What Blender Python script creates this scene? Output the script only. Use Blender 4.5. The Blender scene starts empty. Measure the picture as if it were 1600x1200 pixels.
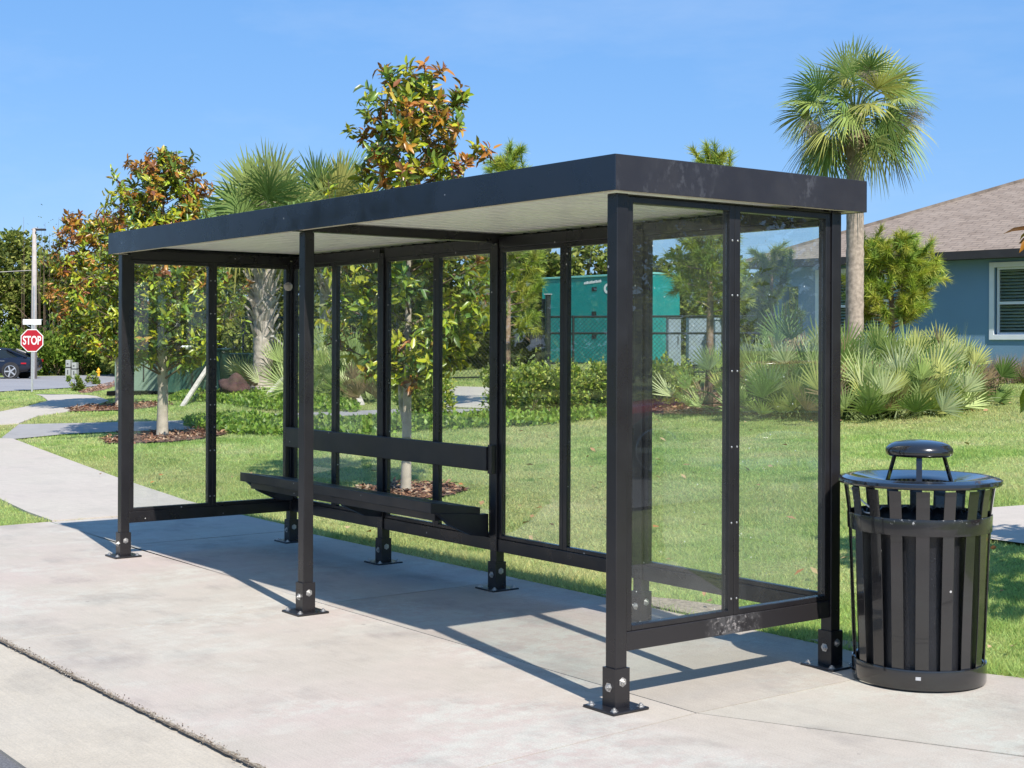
import bpy, bmesh, math, random
import numpy as np
from mathutils import Vector, Matrix
R = math.radians
rng = np.random.default_rng(7); random.seed(7)
S = bpy.context.scene; COL = S.collection
# ------------------------------------------------------------------ camera constants
CAM = np.array([4.8431, -4.244, 1.6178]); YAW = 0.9243; FPX = 2248.57; HOR = 539.84; ROLL = 0.0038
RT = np.array([math.cos(YAW), math.sin(YAW)]); FW = np.array([-math.sin(YAW), math.cos(YAW)])
L = 5.6826; W = 1.4375                       # shelter length (towards -x) and depth (towards +y)

def smooth(a, b, x):
    t = np.clip((x-a)/(b-a), 0, 1); return t*t*(3-2*t)
def tz(x, y):
    "height of the lawn: level by the street, rising gently away from it"
    t = np.asarray(y, float)-2.6
    s = np.where(t > 1.5, t, np.where(t < -1.5, 0, (t+1.5)**2/6))
    s = np.minimum(s, 27)
    return 0.054*s*smooth(-42, -27, np.asarray(x, float))*(1-smooth(2.5, 6.5, np.asarray(x, float)))
def at(u, v):
    "the spot on the ground seen at photo pixel u, v"
    dv = v-HOR-ROLL*(u-800); du = u-800
    prev = None
    for d in np.arange(4, 140, .05):
        x, y = CAM[:2]+RT*du/FPX*d+FW*d; z = CAM[2]-dv/FPX*d
        if z <= float(tz(x, y)): return (float(x), float(y))
    return (float(x), float(y))
def gd(u, d):
    "ground spot in direction u at distance d"
    x, y = CAM[:2]+RT*(u-800)/FPX*d+FW*d; return (float(x), float(y))
def zat(v, u, d): return float(CAM[2]-(v-HOR-ROLL*(u-800))/FPX*d)
def dep(x, y): return float((x-CAM[0])*FW[0]+(y-CAM[1])*FW[1])

# ------------------------------------------------------------------ helpers
def tag(o, label=None, cat=None, group=None, kind=None):
    if label: o['label'] = label
    if cat: o['category'] = cat
    if group: o['group'] = group
    if kind: o['kind'] = kind
    return o
def thing(name, label, cat, loc=(0, 0, 0), rz=0, group=None):
    o = bpy.data.objects.new(name, None); COL.objects.link(o); o.empty_display_size = .2
    o.location = loc; o.rotation_euler = (0, 0, rz); return tag(o, label, cat, group)
def copy_tree(o, parent=None):
    c = o.copy(); COL.objects.link(c); c.parent = parent
    for ch in list(o.children): copy_tree(ch, c)
    return c

class MB:
    def __init__(s): s.v = []; s.f = []; s.c = []
    def add(s, vs, fs, col=None):
        k = len(s.v); s.v += [tuple(map(float, p)) for p in vs]; s.f += [tuple(i+k for i in f) for f in fs]
        s.c += [col or (1, 1, 1)]*len(vs); return s
    def box(s, c, h, rz=0, col=None, M=None):
        x, y, z = h; P = [Vector((sx*x, sy*y, sz*z)) for sx in (-1, 1) for sy in (-1, 1) for sz in (-1, 1)]
        m = M if M is not None else Matrix.Rotation(rz, 3, 'Z')
        P = [m @ p+Vector(c) for p in P]
        return s.add(P, [(0, 1, 3, 2), (4, 6, 7, 5), (0, 4, 5, 1), (2, 3, 7, 6), (0, 2, 6, 4), (1, 5, 7, 3)], col)
    def span(s, a, b, col=None):
        return s.box([(a[i]+b[i])/2 for i in range(3)], [abs(b[i]-a[i])/2 for i in range(3)], col=col)
    def tube(s, pts, rad, n=8, col=None, cap=True):
        pts = [Vector(p) for p in pts]; k0 = len(s.v); N = len(pts)
        if not hasattr(rad, '__len__'): rad = [rad]*N
        ref = None
        for i, p in enumerate(pts):
            t = (pts[min(i+1, N-1)]-pts[max(i-1, 0)]).normalized()
            if ref is None: ref = Vector((1, 0, 0)) if abs(t.x) < .9 else Vector((0, 1, 0))
            a = (ref-t*ref.dot(t)).normalized(); b = t.cross(a); ref = a
            for j in range(n):
                q = p+(a*math.cos(2*math.pi*j/n)+b*math.sin(2*math.pi*j/n))*rad[i]
                s.v.append(tuple(q)); s.c.append(col or (1, 1, 1))
        for i in range(N-1):
            for j in range(n):
                s.f.append((k0+i*n+j, k0+i*n+(j+1) % n, k0+(i+1)*n+(j+1) % n, k0+(i+1)*n+j))
        if cap: s.f.append(tuple(k0+j for j in range(n))[::-1]); s.f.append(tuple(k0+(N-1)*n+j for j in range(n)))
        return s
    def lathe(s, prof, n=48, c=(0, 0, 0), col=None):
        k0 = len(s.v)
        for r, z in prof:
            for j in range(n):
                a = 2*math.pi*j/n; s.v.append((c[0]+r*math.cos(a), c[1]+r*math.sin(a), c[2]+z)); s.c.append(col or (1, 1, 1))
        for i in range(len(prof)-1):
            for j in range(n): s.f.append((k0+i*n+j, k0+i*n+(j+1) % n, k0+(i+1)*n+(j+1) % n, k0+(i+1)*n+j))
        return s
    def prism(s, poly, ax, a, b, col=None):
        "polygon in the two other axes, extruded along ax from a to b"
        n = len(poly); P = []
        for t in (a, b):
            for q in poly:
                p = list(q); p.insert(ax, t); P.append(p)
        F = [tuple(range(n))[::-1], tuple(range(n, 2*n))]+[(i, (i+1) % n, n+(i+1) % n, n+i) for i in range(n)]
        return s.add(P, F, col)
    def build(s, name, mat, parent=None, smooth=False, bevel=0, fix=True, hide_col=True):
        me = bpy.data.meshes.new(name); me.from_pydata(s.v, [], s.f)
        if any(c != (1, 1, 1) for c in s.c):
            at_ = me.color_attributes.new('Col', 'FLOAT_COLOR', 'POINT')
            at_.data.foreach_set('color', np.c_[np.array(s.c), np.ones(len(s.c))].astype('f').ravel())
        if fix:
            bm = bmesh.new(); bm.from_mesh(me); bmesh.ops.recalc_face_normals(bm, faces=bm.faces); bm.to_mesh(me); bm.free()
        return link(name, me, mat, parent, smooth, bevel)
def link(name, me, mat, parent=None, smooth=False, bevel=0):
    o = bpy.data.objects.new(name, me); COL.objects.link(o); o.parent = parent
    for m in (mat if isinstance(mat, (list, tuple)) else [mat]): me.materials.append(m)
    if smooth:
        me.shade_smooth()
        if smooth != 'all':
            try: me.set_sharp_from_angle(angle=R(35))
            except Exception: pass
    if bevel:
        b = o.modifiers.new('bevel', 'BEVEL'); b.width = bevel; b.segments = 2; b.limit_method = 'ANGLE'; b.harden_normals = False
    return o
def npmesh(name, V, F, C, mat, parent=None):
    "numpy arrays: V (n,3), F (m,k) with equal k, C (n,3) colours"
    me = bpy.data.meshes.new(name); k = F.shape[1]
    me.vertices.add(len(V)); me.vertices.foreach_set('co', V.astype('f').ravel())
    me.loops.add(F.size); me.loops.foreach_set('vertex_index', F.astype('i').ravel())
    me.polygons.add(len(F)); me.polygons.foreach_set('loop_start', np.arange(0, F.size, k, dtype='i'))
    try: me.polygons.foreach_set('loop_total', np.full(len(F), k, dtype='i'))
    except Exception: pass
    if C is not None:
        a = me.color_attributes.new('Col', 'FLOAT_COLOR', 'POINT')
        a.data.foreach_set('color', np.c_[C, np.ones(len(C))].astype('f').ravel())
    me.update(calc_edges=True); me.validate()
    return link(name, me, mat, parent)

# ------------------------------------------------------------------ materials
class NT:
    def __init__(s, name):
        s.m = bpy.data.materials.new(name); s.m.use_nodes = True; s.t = s.m.node_tree; s.t.nodes.clear()
        s.out = s.n('ShaderNodeOutputMaterial')
    def n(s, typ, **kw):
        x = s.t.nodes.new(typ)
        for k, v in kw.items():
            if k in x.inputs: x.inputs[k].default_value = v
            else: setattr(x, k, v)
        return x
    def l(s, a, b): s.t.links.new(a, b)
    def coord(s): return s.n('ShaderNodeTexCoord').outputs['Object']
    def pos(s): return s.n('ShaderNodeNewGeometry').outputs['Position']
    def noise(s, vec, scale, detail=4, rough=.55, sx=None):
        if sx:
            m = s.n('ShaderNodeMapping'); m.inputs['Scale'].default_value = sx; s.l(vec, m.inputs['Vector']); vec = m.outputs[0]
        x = s.n('ShaderNodeTexNoise', Scale=scale, Detail=detail, Roughness=rough); s.l(vec, x.inputs['Vector']); return x.outputs['Fac']
    def ramp(s, fac, stops):
        x = s.n('ShaderNodeValToRGB'); e = x.color_ramp.elements
        while len(e) < len(stops): e.new(.5)
        for i, (p, c) in enumerate(stops):
            e[i].position = p; c = (c,)*3 if not hasattr(c, '__len__') else c; e[i].color = (*c, 1)
        s.l(fac, x.inputs[0]); return x.outputs[0]
    def mix(s, fac, a, b, mode='MIX'):
        x = s.n('ShaderNodeMix', data_type='RGBA', blend_type=mode)
        for k, v in ((0, fac), (6, a), (7, b)):
            if hasattr(v, 'is_output') or hasattr(v, 'links'): s.l(v, x.inputs[k])
            elif k == 0: x.inputs[k].default_value = v
            else: x.inputs[k].default_value = (*v, 1)
        return x.outputs[2]
    def math(s, op, a, b=None):
        x = s.n('ShaderNodeMath', operation=op)
        for k, v in ((0, a), (1, b)):
            if v is None: continue
            if hasattr(v, 'links'): s.l(v, x.inputs[k])
            else: x.inputs[k].default_value = v
        return x.outputs[0]
    def bump(s, h, dist=.01, strength=.5):
        x = s.n('ShaderNodeBump', Strength=strength, Distance=dist); s.l(h, x.inputs['Height']); return x.outputs[0]
    def bsdf(s, col=None, rough=.6, normal=None, **kw):
        b = s.n('ShaderNodeBsdfPrincipled')
        if col is not None:
            if hasattr(col, 'links'): s.l(col, b.inputs['Base Color'])
            else: b.inputs['Base Color'].default_value = (*col, 1)
        if hasattr(rough, 'links'): s.l(rough, b.inputs['Roughness'])
        else: b.inputs['Roughness'].default_value = rough
        if normal is not None: s.l(normal, b.inputs['Normal'])
        for k, v in kw.items(): b.inputs[k.replace('_', ' ')].default_value = v
        s.b = b; return b
    def done(s, sh=None):
        s.l((sh or s.b).outputs[0], s.out.inputs[0]); return s.m
def plain(name, col, rough=.5, var=.12, scale=8, metallic=0, spec=.5, bump=0):
    t = NT(name); c = t.coord(); f = t.noise(c, scale, 5)
    k = t.ramp(f, [(.3, [x*(1-var) for x in col]), (.7, [min(1, x*(1+var)) for x in col])])
    nm = t.bump(t.noise(c, scale*12, 3), .004, bump) if bump else None
    t.bsdf(k, rough, nm, Metallic=metallic, Specular_IOR_Level=spec); return t.done()
def leafmat(name, back=None, rough=.45, trans=.3, spec=.4):
    t = NT(name); a = t.n('ShaderNodeAttribute', attribute_name='Col').outputs['Color']
    if back:
        g = t.n('ShaderNodeNewGeometry').outputs['Backfacing']; a = t.mix(t.math('MULTIPLY', g, .25), a, back)
    t.bsdf(a, rough, None, Specular_IOR_Level=spec)
    tr = t.n('ShaderNodeBsdfTranslucent'); t.l(a, tr.inputs['Color'])
    m = t.n('ShaderNodeMixShader'); m.inputs[0].default_value = trans
    t.l(t.b.outputs[0], m.inputs[1]); t.l(tr.outputs[0], m.inputs[2]); return t.done(m)

def black_paint(name, rough=.30, dust=.012, base=(.0125, .0112, .0125), streak=.0, spec=.55, coat=0.):
    t = NT(name); c = t.coord()
    d = t.ramp(t.noise(c, 3, 6, .65), [(.42, 0), (.72, 1)])
    col = t.mix(t.math('MULTIPLY', d, .5), base, (base[0]+dust, base[1]+dust, base[2]+dust))
    if streak:
        s1 = t.ramp(t.noise(c, 19, 6, .7, (1, 1.3, .8)), [(.52, 0), (.60, 1)]); s2 = t.ramp(t.noise(c, 1.6, 2), [(.5, 0), (.62, 1)])
        col = t.mix(t.math('MULTIPLY', t.math('MULTIPLY', s1, s2), streak), col, (.085, .085, .095))
    v = t.n('ShaderNodeTexVoronoi', Scale=11.0); t.l(c, v.inputs['Vector'])
    sp = t.math('LESS_THAN', v.outputs['Distance'], .06)
    rnd = t.n('ShaderNodeSeparateColor'); t.l(v.outputs['Color'], rnd.inputs[0])
    sp = t.math('MULTIPLY', sp, t.math('GREATER_THAN', rnd.outputs[0], .55))
    col = t.mix(sp, col, (.45, .44, .42))
    rr = t.ramp(t.noise(c, 5, 5), [(.3, rough-.07), (.75, rough+.12)])
    t.bsdf(col, rr, t.bump(t.noise(c, 90, 2), .001, .05), Specular_IOR_Level=spec, Coat_Weight=coat, Coat_Roughness=.04); return t.done()
M = {}
M['frame'] = black_paint('powder coated dark bronze aluminium')
M['fascia'] = black_paint('dark bronze fascia', rough=.27, dust=.006, base=(.010, .013, .024), spec=.75)  # bronze base tinted blue to carry the sky's reflection
M['fascia_dusty'] = black_paint('dusty dark bronze fascia', rough=.40, dust=.02, base=(.019, .017, .021), streak=.75)
M['bench'] = black_paint('bench paint', rough=.4, dust=.02)
M['can'] = black_paint('glossy black can paint', rough=.15, dust=.004, base=(.012, .0115, .012), coat=.8)
def scuffed():
    t = NT('scuffed flaking bronze paint'); c = t.coord(); x = t.n('ShaderNodeSeparateXYZ'); t.l(c, x.inputs[0])
    e = t.math('ABSOLUTE', t.math('SUBTRACT', x.outputs['Y'], W/2)); near = t.ramp(e, [(.04, 1), (.20, 0)])
    f = t.math('MULTIPLY', near, t.ramp(t.noise(c, 16, 8, .7), [(.40, 0), (.56, 1)])); g_ = t.math('MULTIPLY', near, t.ramp(t.noise(c, 45, 6, .7), [(.55, 0), (.60, 1)]))
    k = t.mix(f, (.017, .015, .016), (.075, .072, .072)); k = t.mix(g_, k, (.22, .20, .19))
    t.bsdf(k, .42, t.bump(g_, .002, .6)); return t.done()
M['scuffed'] = scuffed()
def chipped():
    t = NT('chipped glossy black paint'); c = t.coord(); x = t.n('ShaderNodeSeparateXYZ'); t.l(c, x.inputs[0])
    edge = t.ramp(x.outputs['Z'], [(.785, 0), (.80, 1)]); f = t.math('MULTIPLY', edge, t.ramp(t.noise(c, 26, 6, .75), [(.60, 0), (.63, 1)]))
    k = t.mix(f, (.012, .0115, .012), (.55, .54, .52)); k = t.mix(t.ramp(t.noise(c, 7, 6, .7), [(.5, 0), (.8, .5)]), k, (.05, .047, .045))
    t.bsdf(k, t.ramp(t.noise(c, 6, 5), [(.3, .14), (.75, .34)]), None, Coat_Weight=.6, Coat_Roughness=.06); return t.done()
M['chipped'] = chipped()
M['steel'] = plain('zinc bolt steel', (.52, .51, .49), .38, .1, 30, metallic=.85)
M['lip'] = plain('beige underside lip', (.66, .60, .46), .55, .1, 4)
# ceiling: white painted ribbed metal
M['ceiling'] = plain('white painted ribbed metal', (.90, .88, .82), .35, .04, 2)
def glass():
    t = NT('dusty safety glass'); c = t.coord()
    tr = t.n('ShaderNodeBsdfTransparent'); tr.inputs[0].default_value = (.955, .975, .965, 1)
    gl = t.n('ShaderNodeBsdfGlossy'); gl.inputs['Roughness'].default_value = .0; gl.inputs['Color'].default_value = (1, 1, 1, 1)
    df = t.n('ShaderNodeBsdfDiffuse'); df.inputs[0].default_value = (.62, .64, .62, 1)
    fr = t.n('ShaderNodeFresnel'); bf = t.n('ShaderNodeNewGeometry').outputs['Backfacing']
    t.l(t.math('ADD', t.math('MULTIPLY', bf, 1/1.5-1.5), 1.5), fr.inputs[0])
    m1 = t.n('ShaderNodeMixShader'); t.l(fr.outputs[0], m1.inputs[0]); t.l(tr.outputs[0], m1.inputs[1]); t.l(gl.outputs[0], m1.inputs[2])
    dust = t.ramp(t.noise(c, 2.2, 6, .65), [(.35, .004), (.62, .016), (.8, .04)])
    v = t.n('ShaderNodeTexVoronoi', Scale=14.0); t.l(c, v.inputs['Vector'])
    rnd = t.n('ShaderNodeSeparateColor'); t.l(v.outputs['Color'], rnd.inputs[0])
    sp = t.math('MULTIPLY', t.math('LESS_THAN', v.outputs['Distance'], .05), t.math('GREATER_THAN', rnd.outputs[0], .7))
    fac = t.math('MAXIMUM', dust, t.math('MULTIPLY', sp, .6))
    m2 = t.n('ShaderNodeMixShader'); t.l(fac, m2.inputs[0]); t.l(m1.outputs[0], m2.inputs[1]); t.l(df.outputs[0], m2.inputs[2])
    return t.done(m2)
M['glass'] = glass()
def concrete(name, a, b, pink, patch=True, stains=0.0):
    t = NT(name); c = t.coord()
    k = t.ramp(t.noise(c, .9, 5, .6), [(.3, a), (.7, b)])
    k = t.mix(t.ramp(t.noise(c, .45, 4, .6), [(.45, 0), (.62, .75)]), k, pink)
    if patch:
        w = t.ramp(t.noise(c, 1.1, 10, .72, (1, .55, 1)), [(.53, 0), (.58, .8)])
        k = t.mix(t.math('MULTIPLY', w, .5), k, (.56, .55, .47))
        reg = t.ramp(t.noise(c, .8, 3, .5), [(.46, 0), (.58, 1)]); fine = t.math('MULTIPLY', reg, t.ramp(t.noise(c, 7, 10, .85, (1, .6, 1)), [(.48, 0), (.54, .75)])); k = t.mix(fine, k, (.555, .545, .47))
    k = t.mix(t.ramp(t.noise(c, 140, 2, .6), [(.35, 0), (.75, .5)]), k, (.27, .25, .225))
    if stains:
        s = t.ramp(t.noise(c, 1.7, 6, .62, (.7, 1, 1)), [(.52, 0), (.74, stains)]); k = t.mix(s, k, (.16, .155, .15))
    vo = t.n('ShaderNodeTexVoronoi', Scale=2.6); t.l(c, vo.inputs['Vector']); vr = t.n('ShaderNodeSeparateColor'); t.l(vo.outputs['Color'], vr.inputs[0])
    spot = t.math('MULTIPLY', t.math('LESS_THAN', vo.outputs['Distance'], .035), t.math('GREATER_THAN', vr.outputs[0], .55)); k = t.mix(t.math('MULTIPLY', spot, .5), k, (.20, .19, .17))
    br = t.ramp(t.noise(c, 30, 3, .6, (.08, 3.5, 1)), [(.3, .95), (.7, 1.04)]); k = t.mix(1.0, k, br, 'MULTIPLY')
    at_ = t.n('ShaderNodeAttribute', attribute_name='Col').outputs['Color']
    k = t.mix(1.0, k, at_, 'MULTIPLY')
    cr = t.ramp(t.noise(c, 7, 9, .7), [(.2, .9), (.8, 1.06)]); k = t.mix(1.0, k, cr, 'MULTIPLY'); k = t.mix(1.0, k, (.985, .985, .985), 'MULTIPLY')
    t.bsdf(k, .85, t.bump(t.noise(c, 60, 6, .7), .004, .35), Specular_IOR_Level=.25); return t.done()
M['concrete'] = concrete('broom finished concrete', (.475, .422, .352), (.525, .472, .396), (.52, .422, .375), True, .5)
M['walk'] = concrete('pale sidewalk concrete', (.505, .45, .375), (.555, .50, .415), (.525, .455, .39), False, .15)
M['gutter'] = concrete('gutter concrete', (.505, .438, .34), (.545, .48, .38), (.485, .432, .35), False, .35)
M['path'] = concrete('old grey path paving', (.33, .315, .30), (.38, .36, .34), (.36, .33, .32), False, .3)
def asphalt():
    t = NT('worn asphalt'); c = t.pos()
    k = t.ramp(t.noise(c, 90, 4, .7), [(.3, (.07, .068, .07)), (.7, (.19, .185, .185))])
    k = t.mix(t.ramp(t.noise(c, .5, 4), [(.4, 0), (.7, .5)]), k, (.16, .155, .15))
    t.bsdf(k, .85, t.bump(t.noise(c, 120, 3), .01, .5)); return t.done()
M['asphalt'] = asphalt()
def farroad():
    t = NT('sun bleached asphalt'); c = t.pos()
    k = t.ramp(t.noise(c, .4, 5), [(.3, (.24, .235, .24)), (.7, (.30, .29, .29))])
    t.bsdf(k, .85); return t.done()
M['farroad'] = farroad()
def lawn_patch(t, p):
    f = t.noise(p, .75, 6, .62)
    k = t.ramp(f, [(.30, (.21, .32, .07)), (.44, (.32, .44, .12)), (.57, (.425, .50, .19)), (.72, (.51, .51, .26))])
    k = t.mix(t.ramp(t.noise(p, .16, 3, .5), [(.42, 0), (.62, .55)]), k, (.43, .42, .19))
    k = t.mix(t.ramp(t.noise(p, 1.9, 5, .6), [(.60, 0), (.70, .75)]), k, (.12, .24, .045))
    k = t.mix(t.ramp(t.noise(p, 1.3, 6, .7), [(.66, 0), (.74, .8)]), k, (.42, .33, .21))
    return k
def lawnmat():
    t = NT('lawn soil and thatch'); p = t.pos()
    k = lawn_patch(t, p); d = t.ramp(t.noise(p, 26, 6, .7), [(.35, (.35, .33, .25)), (.7, (1, 1, 1))])
    k = t.mix(1.0, k, d, 'MULTIPLY')
    t.bsdf(k, .95, t.bump(t.noise(p, 40, 5, .7), .03, .6), Specular_IOR_Level=.1); return t.done()
def grassmat():
    t = NT('st augustine grass blades'); p = t.pos()
    k = lawn_patch(t, p); a = t.n('ShaderNodeAttribute', attribute_name='Col').outputs['Color']
    k = t.mix(1.0, k, a, 'MULTIPLY')
    t.bsdf(k, .6, None, Specular_IOR_Level=.25)
    tr = t.n('ShaderNodeBsdfTranslucent'); t.l(k, tr.inputs['Color'])
    m = t.n('ShaderNodeMixShader'); m.inputs[0].default_value = .5
    t.l(t.b.outputs[0], m.inputs[1]); t.l(tr.outputs[0], m.inputs[2]); return t.done(m)
M['lawn'] = lawnmat(); M['grass'] = grassmat()
M['leaf'] = leafmat('broad leaf', None, .45, .3)
M['magnolia'] = leafmat('magnolia leaf', (.26, .14, .035), .33, .28, .5)
M['needle'] = leafmat('needle', None, .5, .25)
M['frond'] = leafmat('palm frond', None, .55, .3, .22)
M['far_leaf'] = leafmat('far foliage', None, .7, .3, .2)
M['bark'] = plain('pale smooth bark', (.42, .36, .28), .85, .25, 9, bump=.6)
M['pinebark'] = plain('pine bark', (.30, .20, .14), .9, .35, 14, bump=.8)
M['boot'] = plain('palm boot fibre', (.47, .40, .335), .85, .35, 12, bump=.7)
M['palmbark'] = plain('ringed palm bark', (.36, .29, .225), .9, .35, 16, bump=.8)
M['twig'] = plain('brown twig', (.16, .11, .07), .85, .25, 12)
M['stalk'] = plain('green leaf stalk', (.13, .17, .05), .6, .2, 10)
M['mulchbed'] = plain('mulch bed', (.20, .11, .07), .95, .4, 9, bump=1)
M['chip'] = leafmat('bark chip', None, .9, 0, .2)
M['grit'] = plain('spalled joint grit', (.30, .25, .185), .95, .45, 40, bump=1)
M['soil'] = plain('crack grit', (.15, .115, .08), .95, .5, 60, bump=1)
M['wood'] = plain('weathered timber', (.50, .46, .40), .8, .2, 10)
M['pole'] = plain('grey weathered pole', (.40, .355, .32), .85, .15, 6)
M['galv'] = plain('galvanised post', (.50, .50, .50), .5, .12, 10, metallic=.5)
M['white'] = plain('white sign face', (.80, .80, .78), .45, .05, 6)
M['red'] = plain('red sign face', (.42, .012, .025), .4, .06, 6)
M['yellow'] = plain('yellow hydrant paint', (.75, .42, .02), .45, .1, 10)
M['greybox'] = plain('pale grey enclosure', (.33, .35, .32), .6, .08, 6)
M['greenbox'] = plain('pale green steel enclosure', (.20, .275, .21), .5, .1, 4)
M['darkgreen'] = plain('dark and shaded green steel enclosure', (.03, .085, .062), .45, .15, 4)  # doubles as the painted-in shadow on the box by the prop
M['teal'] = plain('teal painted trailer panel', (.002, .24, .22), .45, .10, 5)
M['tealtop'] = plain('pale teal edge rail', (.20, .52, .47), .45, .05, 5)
M['chassis'] = plain('black chassis', (.02, .02, .022), .7, .3, 8)
M['fence'] = plain('black vinyl coated steel', (.012, .017, .016), .5, .2, 10)
M['cabinet'] = plain('pale blue grey cabinet', (.27, .33, .38), .5, .08, 5)
M['stone'] = plain('reddish rock', (.075, .038, .034), .9, .4, 5, bump=1)
def stucco():
    t = NT('slate blue stucco'); c = t.coord()
    k = t.ramp(t.noise(c, .8, 4), [(.3, (.148, .255, .365)), (.7, (.165, .28, .395))])
    t.bsdf(k, .85, t.bump(t.noise(c, 90, 5, .7), .008, .4), Specular_IOR_Level=.25); return t.done()
M['stucco'] = stucco()
M['trim'] = plain('white window trim', (.70, .72, .74), .5, .04, 4)
M['eave'] = plain('dark brown eave', (.035, .03, .028), .5, .15, 4)
M['shutter'] = plain('sage louvre', (.30, .36, .30), .5, .05, 4)
M['wpane'] = plain('dark window glass', (.012, .02, .02), .06, .05, 3)
def shingle():
    t = NT('brown asphalt shingle'); c = t.coord()
    b = t.n('ShaderNodeTexBrick', Scale=1.0); b.inputs['Brick Width'].default_value = .32; b.inputs['Row Height'].default_value = .14
    b.inputs['Mortar Size'].default_value = .012; b.offset = .37
    b.inputs['Color1'].default_value = (.30, .235, .185, 1); b.inputs['Color2'].default_value = (.215, .165, .13, 1); b.inputs['Mortar'].default_value = (.10, .08, .065, 1)
    u = t.n('ShaderNodeUVMap'); t.l(u.outputs[0], b.inputs['Vector'])
    k = t.mix(t.ramp(t.noise(c, 3, 8, .7), [(.35, 0), (.7, .7)]), b.outputs[0], (.33, .27, .22))
    t.bsdf(k, .95, t.bump(t.noise(c, 60, 4), .01, .5), Specular_IOR_Level=.15); return t.done()
M['shingle'] = shingle()
M['carnavy'] = plain('navy car paint', (.012, .016, .030), .12, .05, 2)
M['carred'] = plain('red car paint', (.42, .012, .02), .15, .05, 2)
M['carglass'] = plain('car glass', (.015, .02, .022), .05, .05, 2)
M['tyre'] = plain('tyre rubber', (.018, .018, .018), .85, .2, 20)
M['alloy'] = plain('alloy rim', (.68, .68, .69), .25, .05, 10, metallic=.7)
M['taillight'] = plain('tail light red', (.45, .01, .02), .2, .05, 5)
M['bag'] = plain('black bin liner', (.010, .010, .012), .32, .3, 12, bump=.8)
M['cable'] = plain('white cable', (.6, .6, .6), .5, .05, 5)
M['sticker'] = plain('silver sticker', (.42, .42, .42), .5, .12, 90)

# ------------------------------------------------------------------ ground sheets
def clip(poly, x0, y0, x1, y1):
    for ax, lim, sg in ((0, x0, 1), (0, x1, -1), (1, y0, 1), (1, y1, -1)):
        out = []
        for i in range(len(poly)):
            a, b = poly[i-1], poly[i]; ia = (a[ax]-lim)*sg >= 0; ib = (b[ax]-lim)*sg >= 0
            if ia != ib:
                t = (lim-a[ax])/(b[ax]-a[ax]); out.append((a[0]+t*(b[0]-a[0]), a[1]+t*(b[1]-a[1])))
            if ib: out.append(b)
        poly = out
        if not poly: return []
    return poly
def area(p): return .5*sum(p[i-1][0]*p[i][1]-p[i][0]*p[i-1][1] for i in range(len(p)))
def smoothpoly(p, it=2):
    for _ in range(it):
        q = []
        for i in range(len(p)):
            a, b = p[i], p[(i+1) % len(p)]
            q += [(a[0]*.75+b[0]*.25, a[1]*.75+b[1]*.25), (a[0]*.25+b[0]*.75, a[1]*.25+b[1]*.75)]
        p = q
    return p
PAVED = []
def sheet(name, polys, dz, mat, cell=1.0, cols=None, kind='structure', paved=True, skirt=0.0):
    mb = MB()
    for pi, poly in enumerate(polys):
        if paved: PAVED.append(poly)
        if area(poly) < 0: poly = poly[::-1]
        xs = [p[0] for p in poly]; ys = [p[1] for p in poly]; col = cols[pi] if cols else None
        for i in range(int(math.floor(min(xs)/cell)), int(math.ceil(max(xs)/cell))):
            for j in range(int(math.floor(min(ys)/cell)), int(math.ceil(max(ys)/cell))):
                c = clip(poly, i*cell, j*cell, (i+1)*cell, (j+1)*cell)
                if len(c) >= 3 and abs(area(c)) > 1e-6:
                    mb.add([(x, y, float(tz(x, y))+dz) for x, y in c], [tuple(range(len(c)))], col)
        if skirt:
            for i in range(len(poly)):
                a, b = poly[i-1], poly[i]
                mb.add([(*a, float(tz(*a))+dz), (*b, float(tz(*b))+dz), (*b, float(tz(*b))+dz-skirt), (*a, float(tz(*a))+dz-skirt)], [(0, 1, 2, 3)], col)
    if not cols: mb.c = [(.999, .999, .999)]*len(mb.v)
    me = bpy.data.meshes.new(name); me.from_pydata(mb.v, [], mb.f)
    a = me.color_attributes.new('Col', 'FLOAT_COLOR', 'POINT'); a.data.foreach_set('color', np.c_[np.array(mb.c), np.ones(len(mb.c))].astype('f').ravel())
    me.update(); o = link(name, me, mat); o['kind'] = kind; return o
# terrain: fine grid near, coarse far, one mesh
xs = np.unique(np.r_[np.arange(-400, -70, 30), np.arange(-70, 20, .6), np.arange(20, 400, 30)])
ys = np.unique(np.r_[np.arange(-400, -6, 40), np.arange(-6, 45, .6), np.arange(45, 500, 35)])
X, Y = np.meshgrid(xs, ys, indexing='ij'); Z = tz(X, Y)-.012
Z = np.where(Y < -1, Z-.15, Z)
idx = np.arange(X.size).reshape(X.shape)
F = np.stack([idx[:-1, :-1], idx[1:, :-1], idx[1:, 1:], idx[:-1, 1:]], -1).reshape(-1, 4)
o = npmesh('lawn_ground', np.stack([X, Y, Z], -1).reshape(-1, 3), F, None, M['lawn']); o['kind'] = 'structure'

# slabs of the shelter pad and pavement, separated by real 8 mm joints
g = .004; JY = .235
def slab(x0, x1, y0, y1): return [(x0+g, y0+g), (x1-g, y0+g), (x1-g, y1-g), (x0+g, y1-g)]
BK = 1.80
slabs = [
    [(-8.10, JY+.06), (-6.27-g, JY+g), (-6.27-g, BK+.10), (-7.75, 1.93), (-8.10, 1.94)], slab(-6.27, -3.05, JY, BK), slab(-3.05, .27, JY, BK),
    [(-7.95, -1.735), (-3.05-g, -1.737), (-3.05-g, JY-g), (-8.13, JY+.05)], [(-3.05+g, -1.737), (.42, -1.692), (.27-g, JY-g), (-3.05+g, JY-g)],
    [(.27+g, JY+g), (1.7, .90), (3.2, 1.75), (2.9, 3.1), (.95, 2.05), (.27+g, BK)],
    [(.43, -1.692), (4.5, -1.69), (5.5, 2.4), (3.25, 1.72), (1.72, .885), (.275, JY-g)],
]
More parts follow.
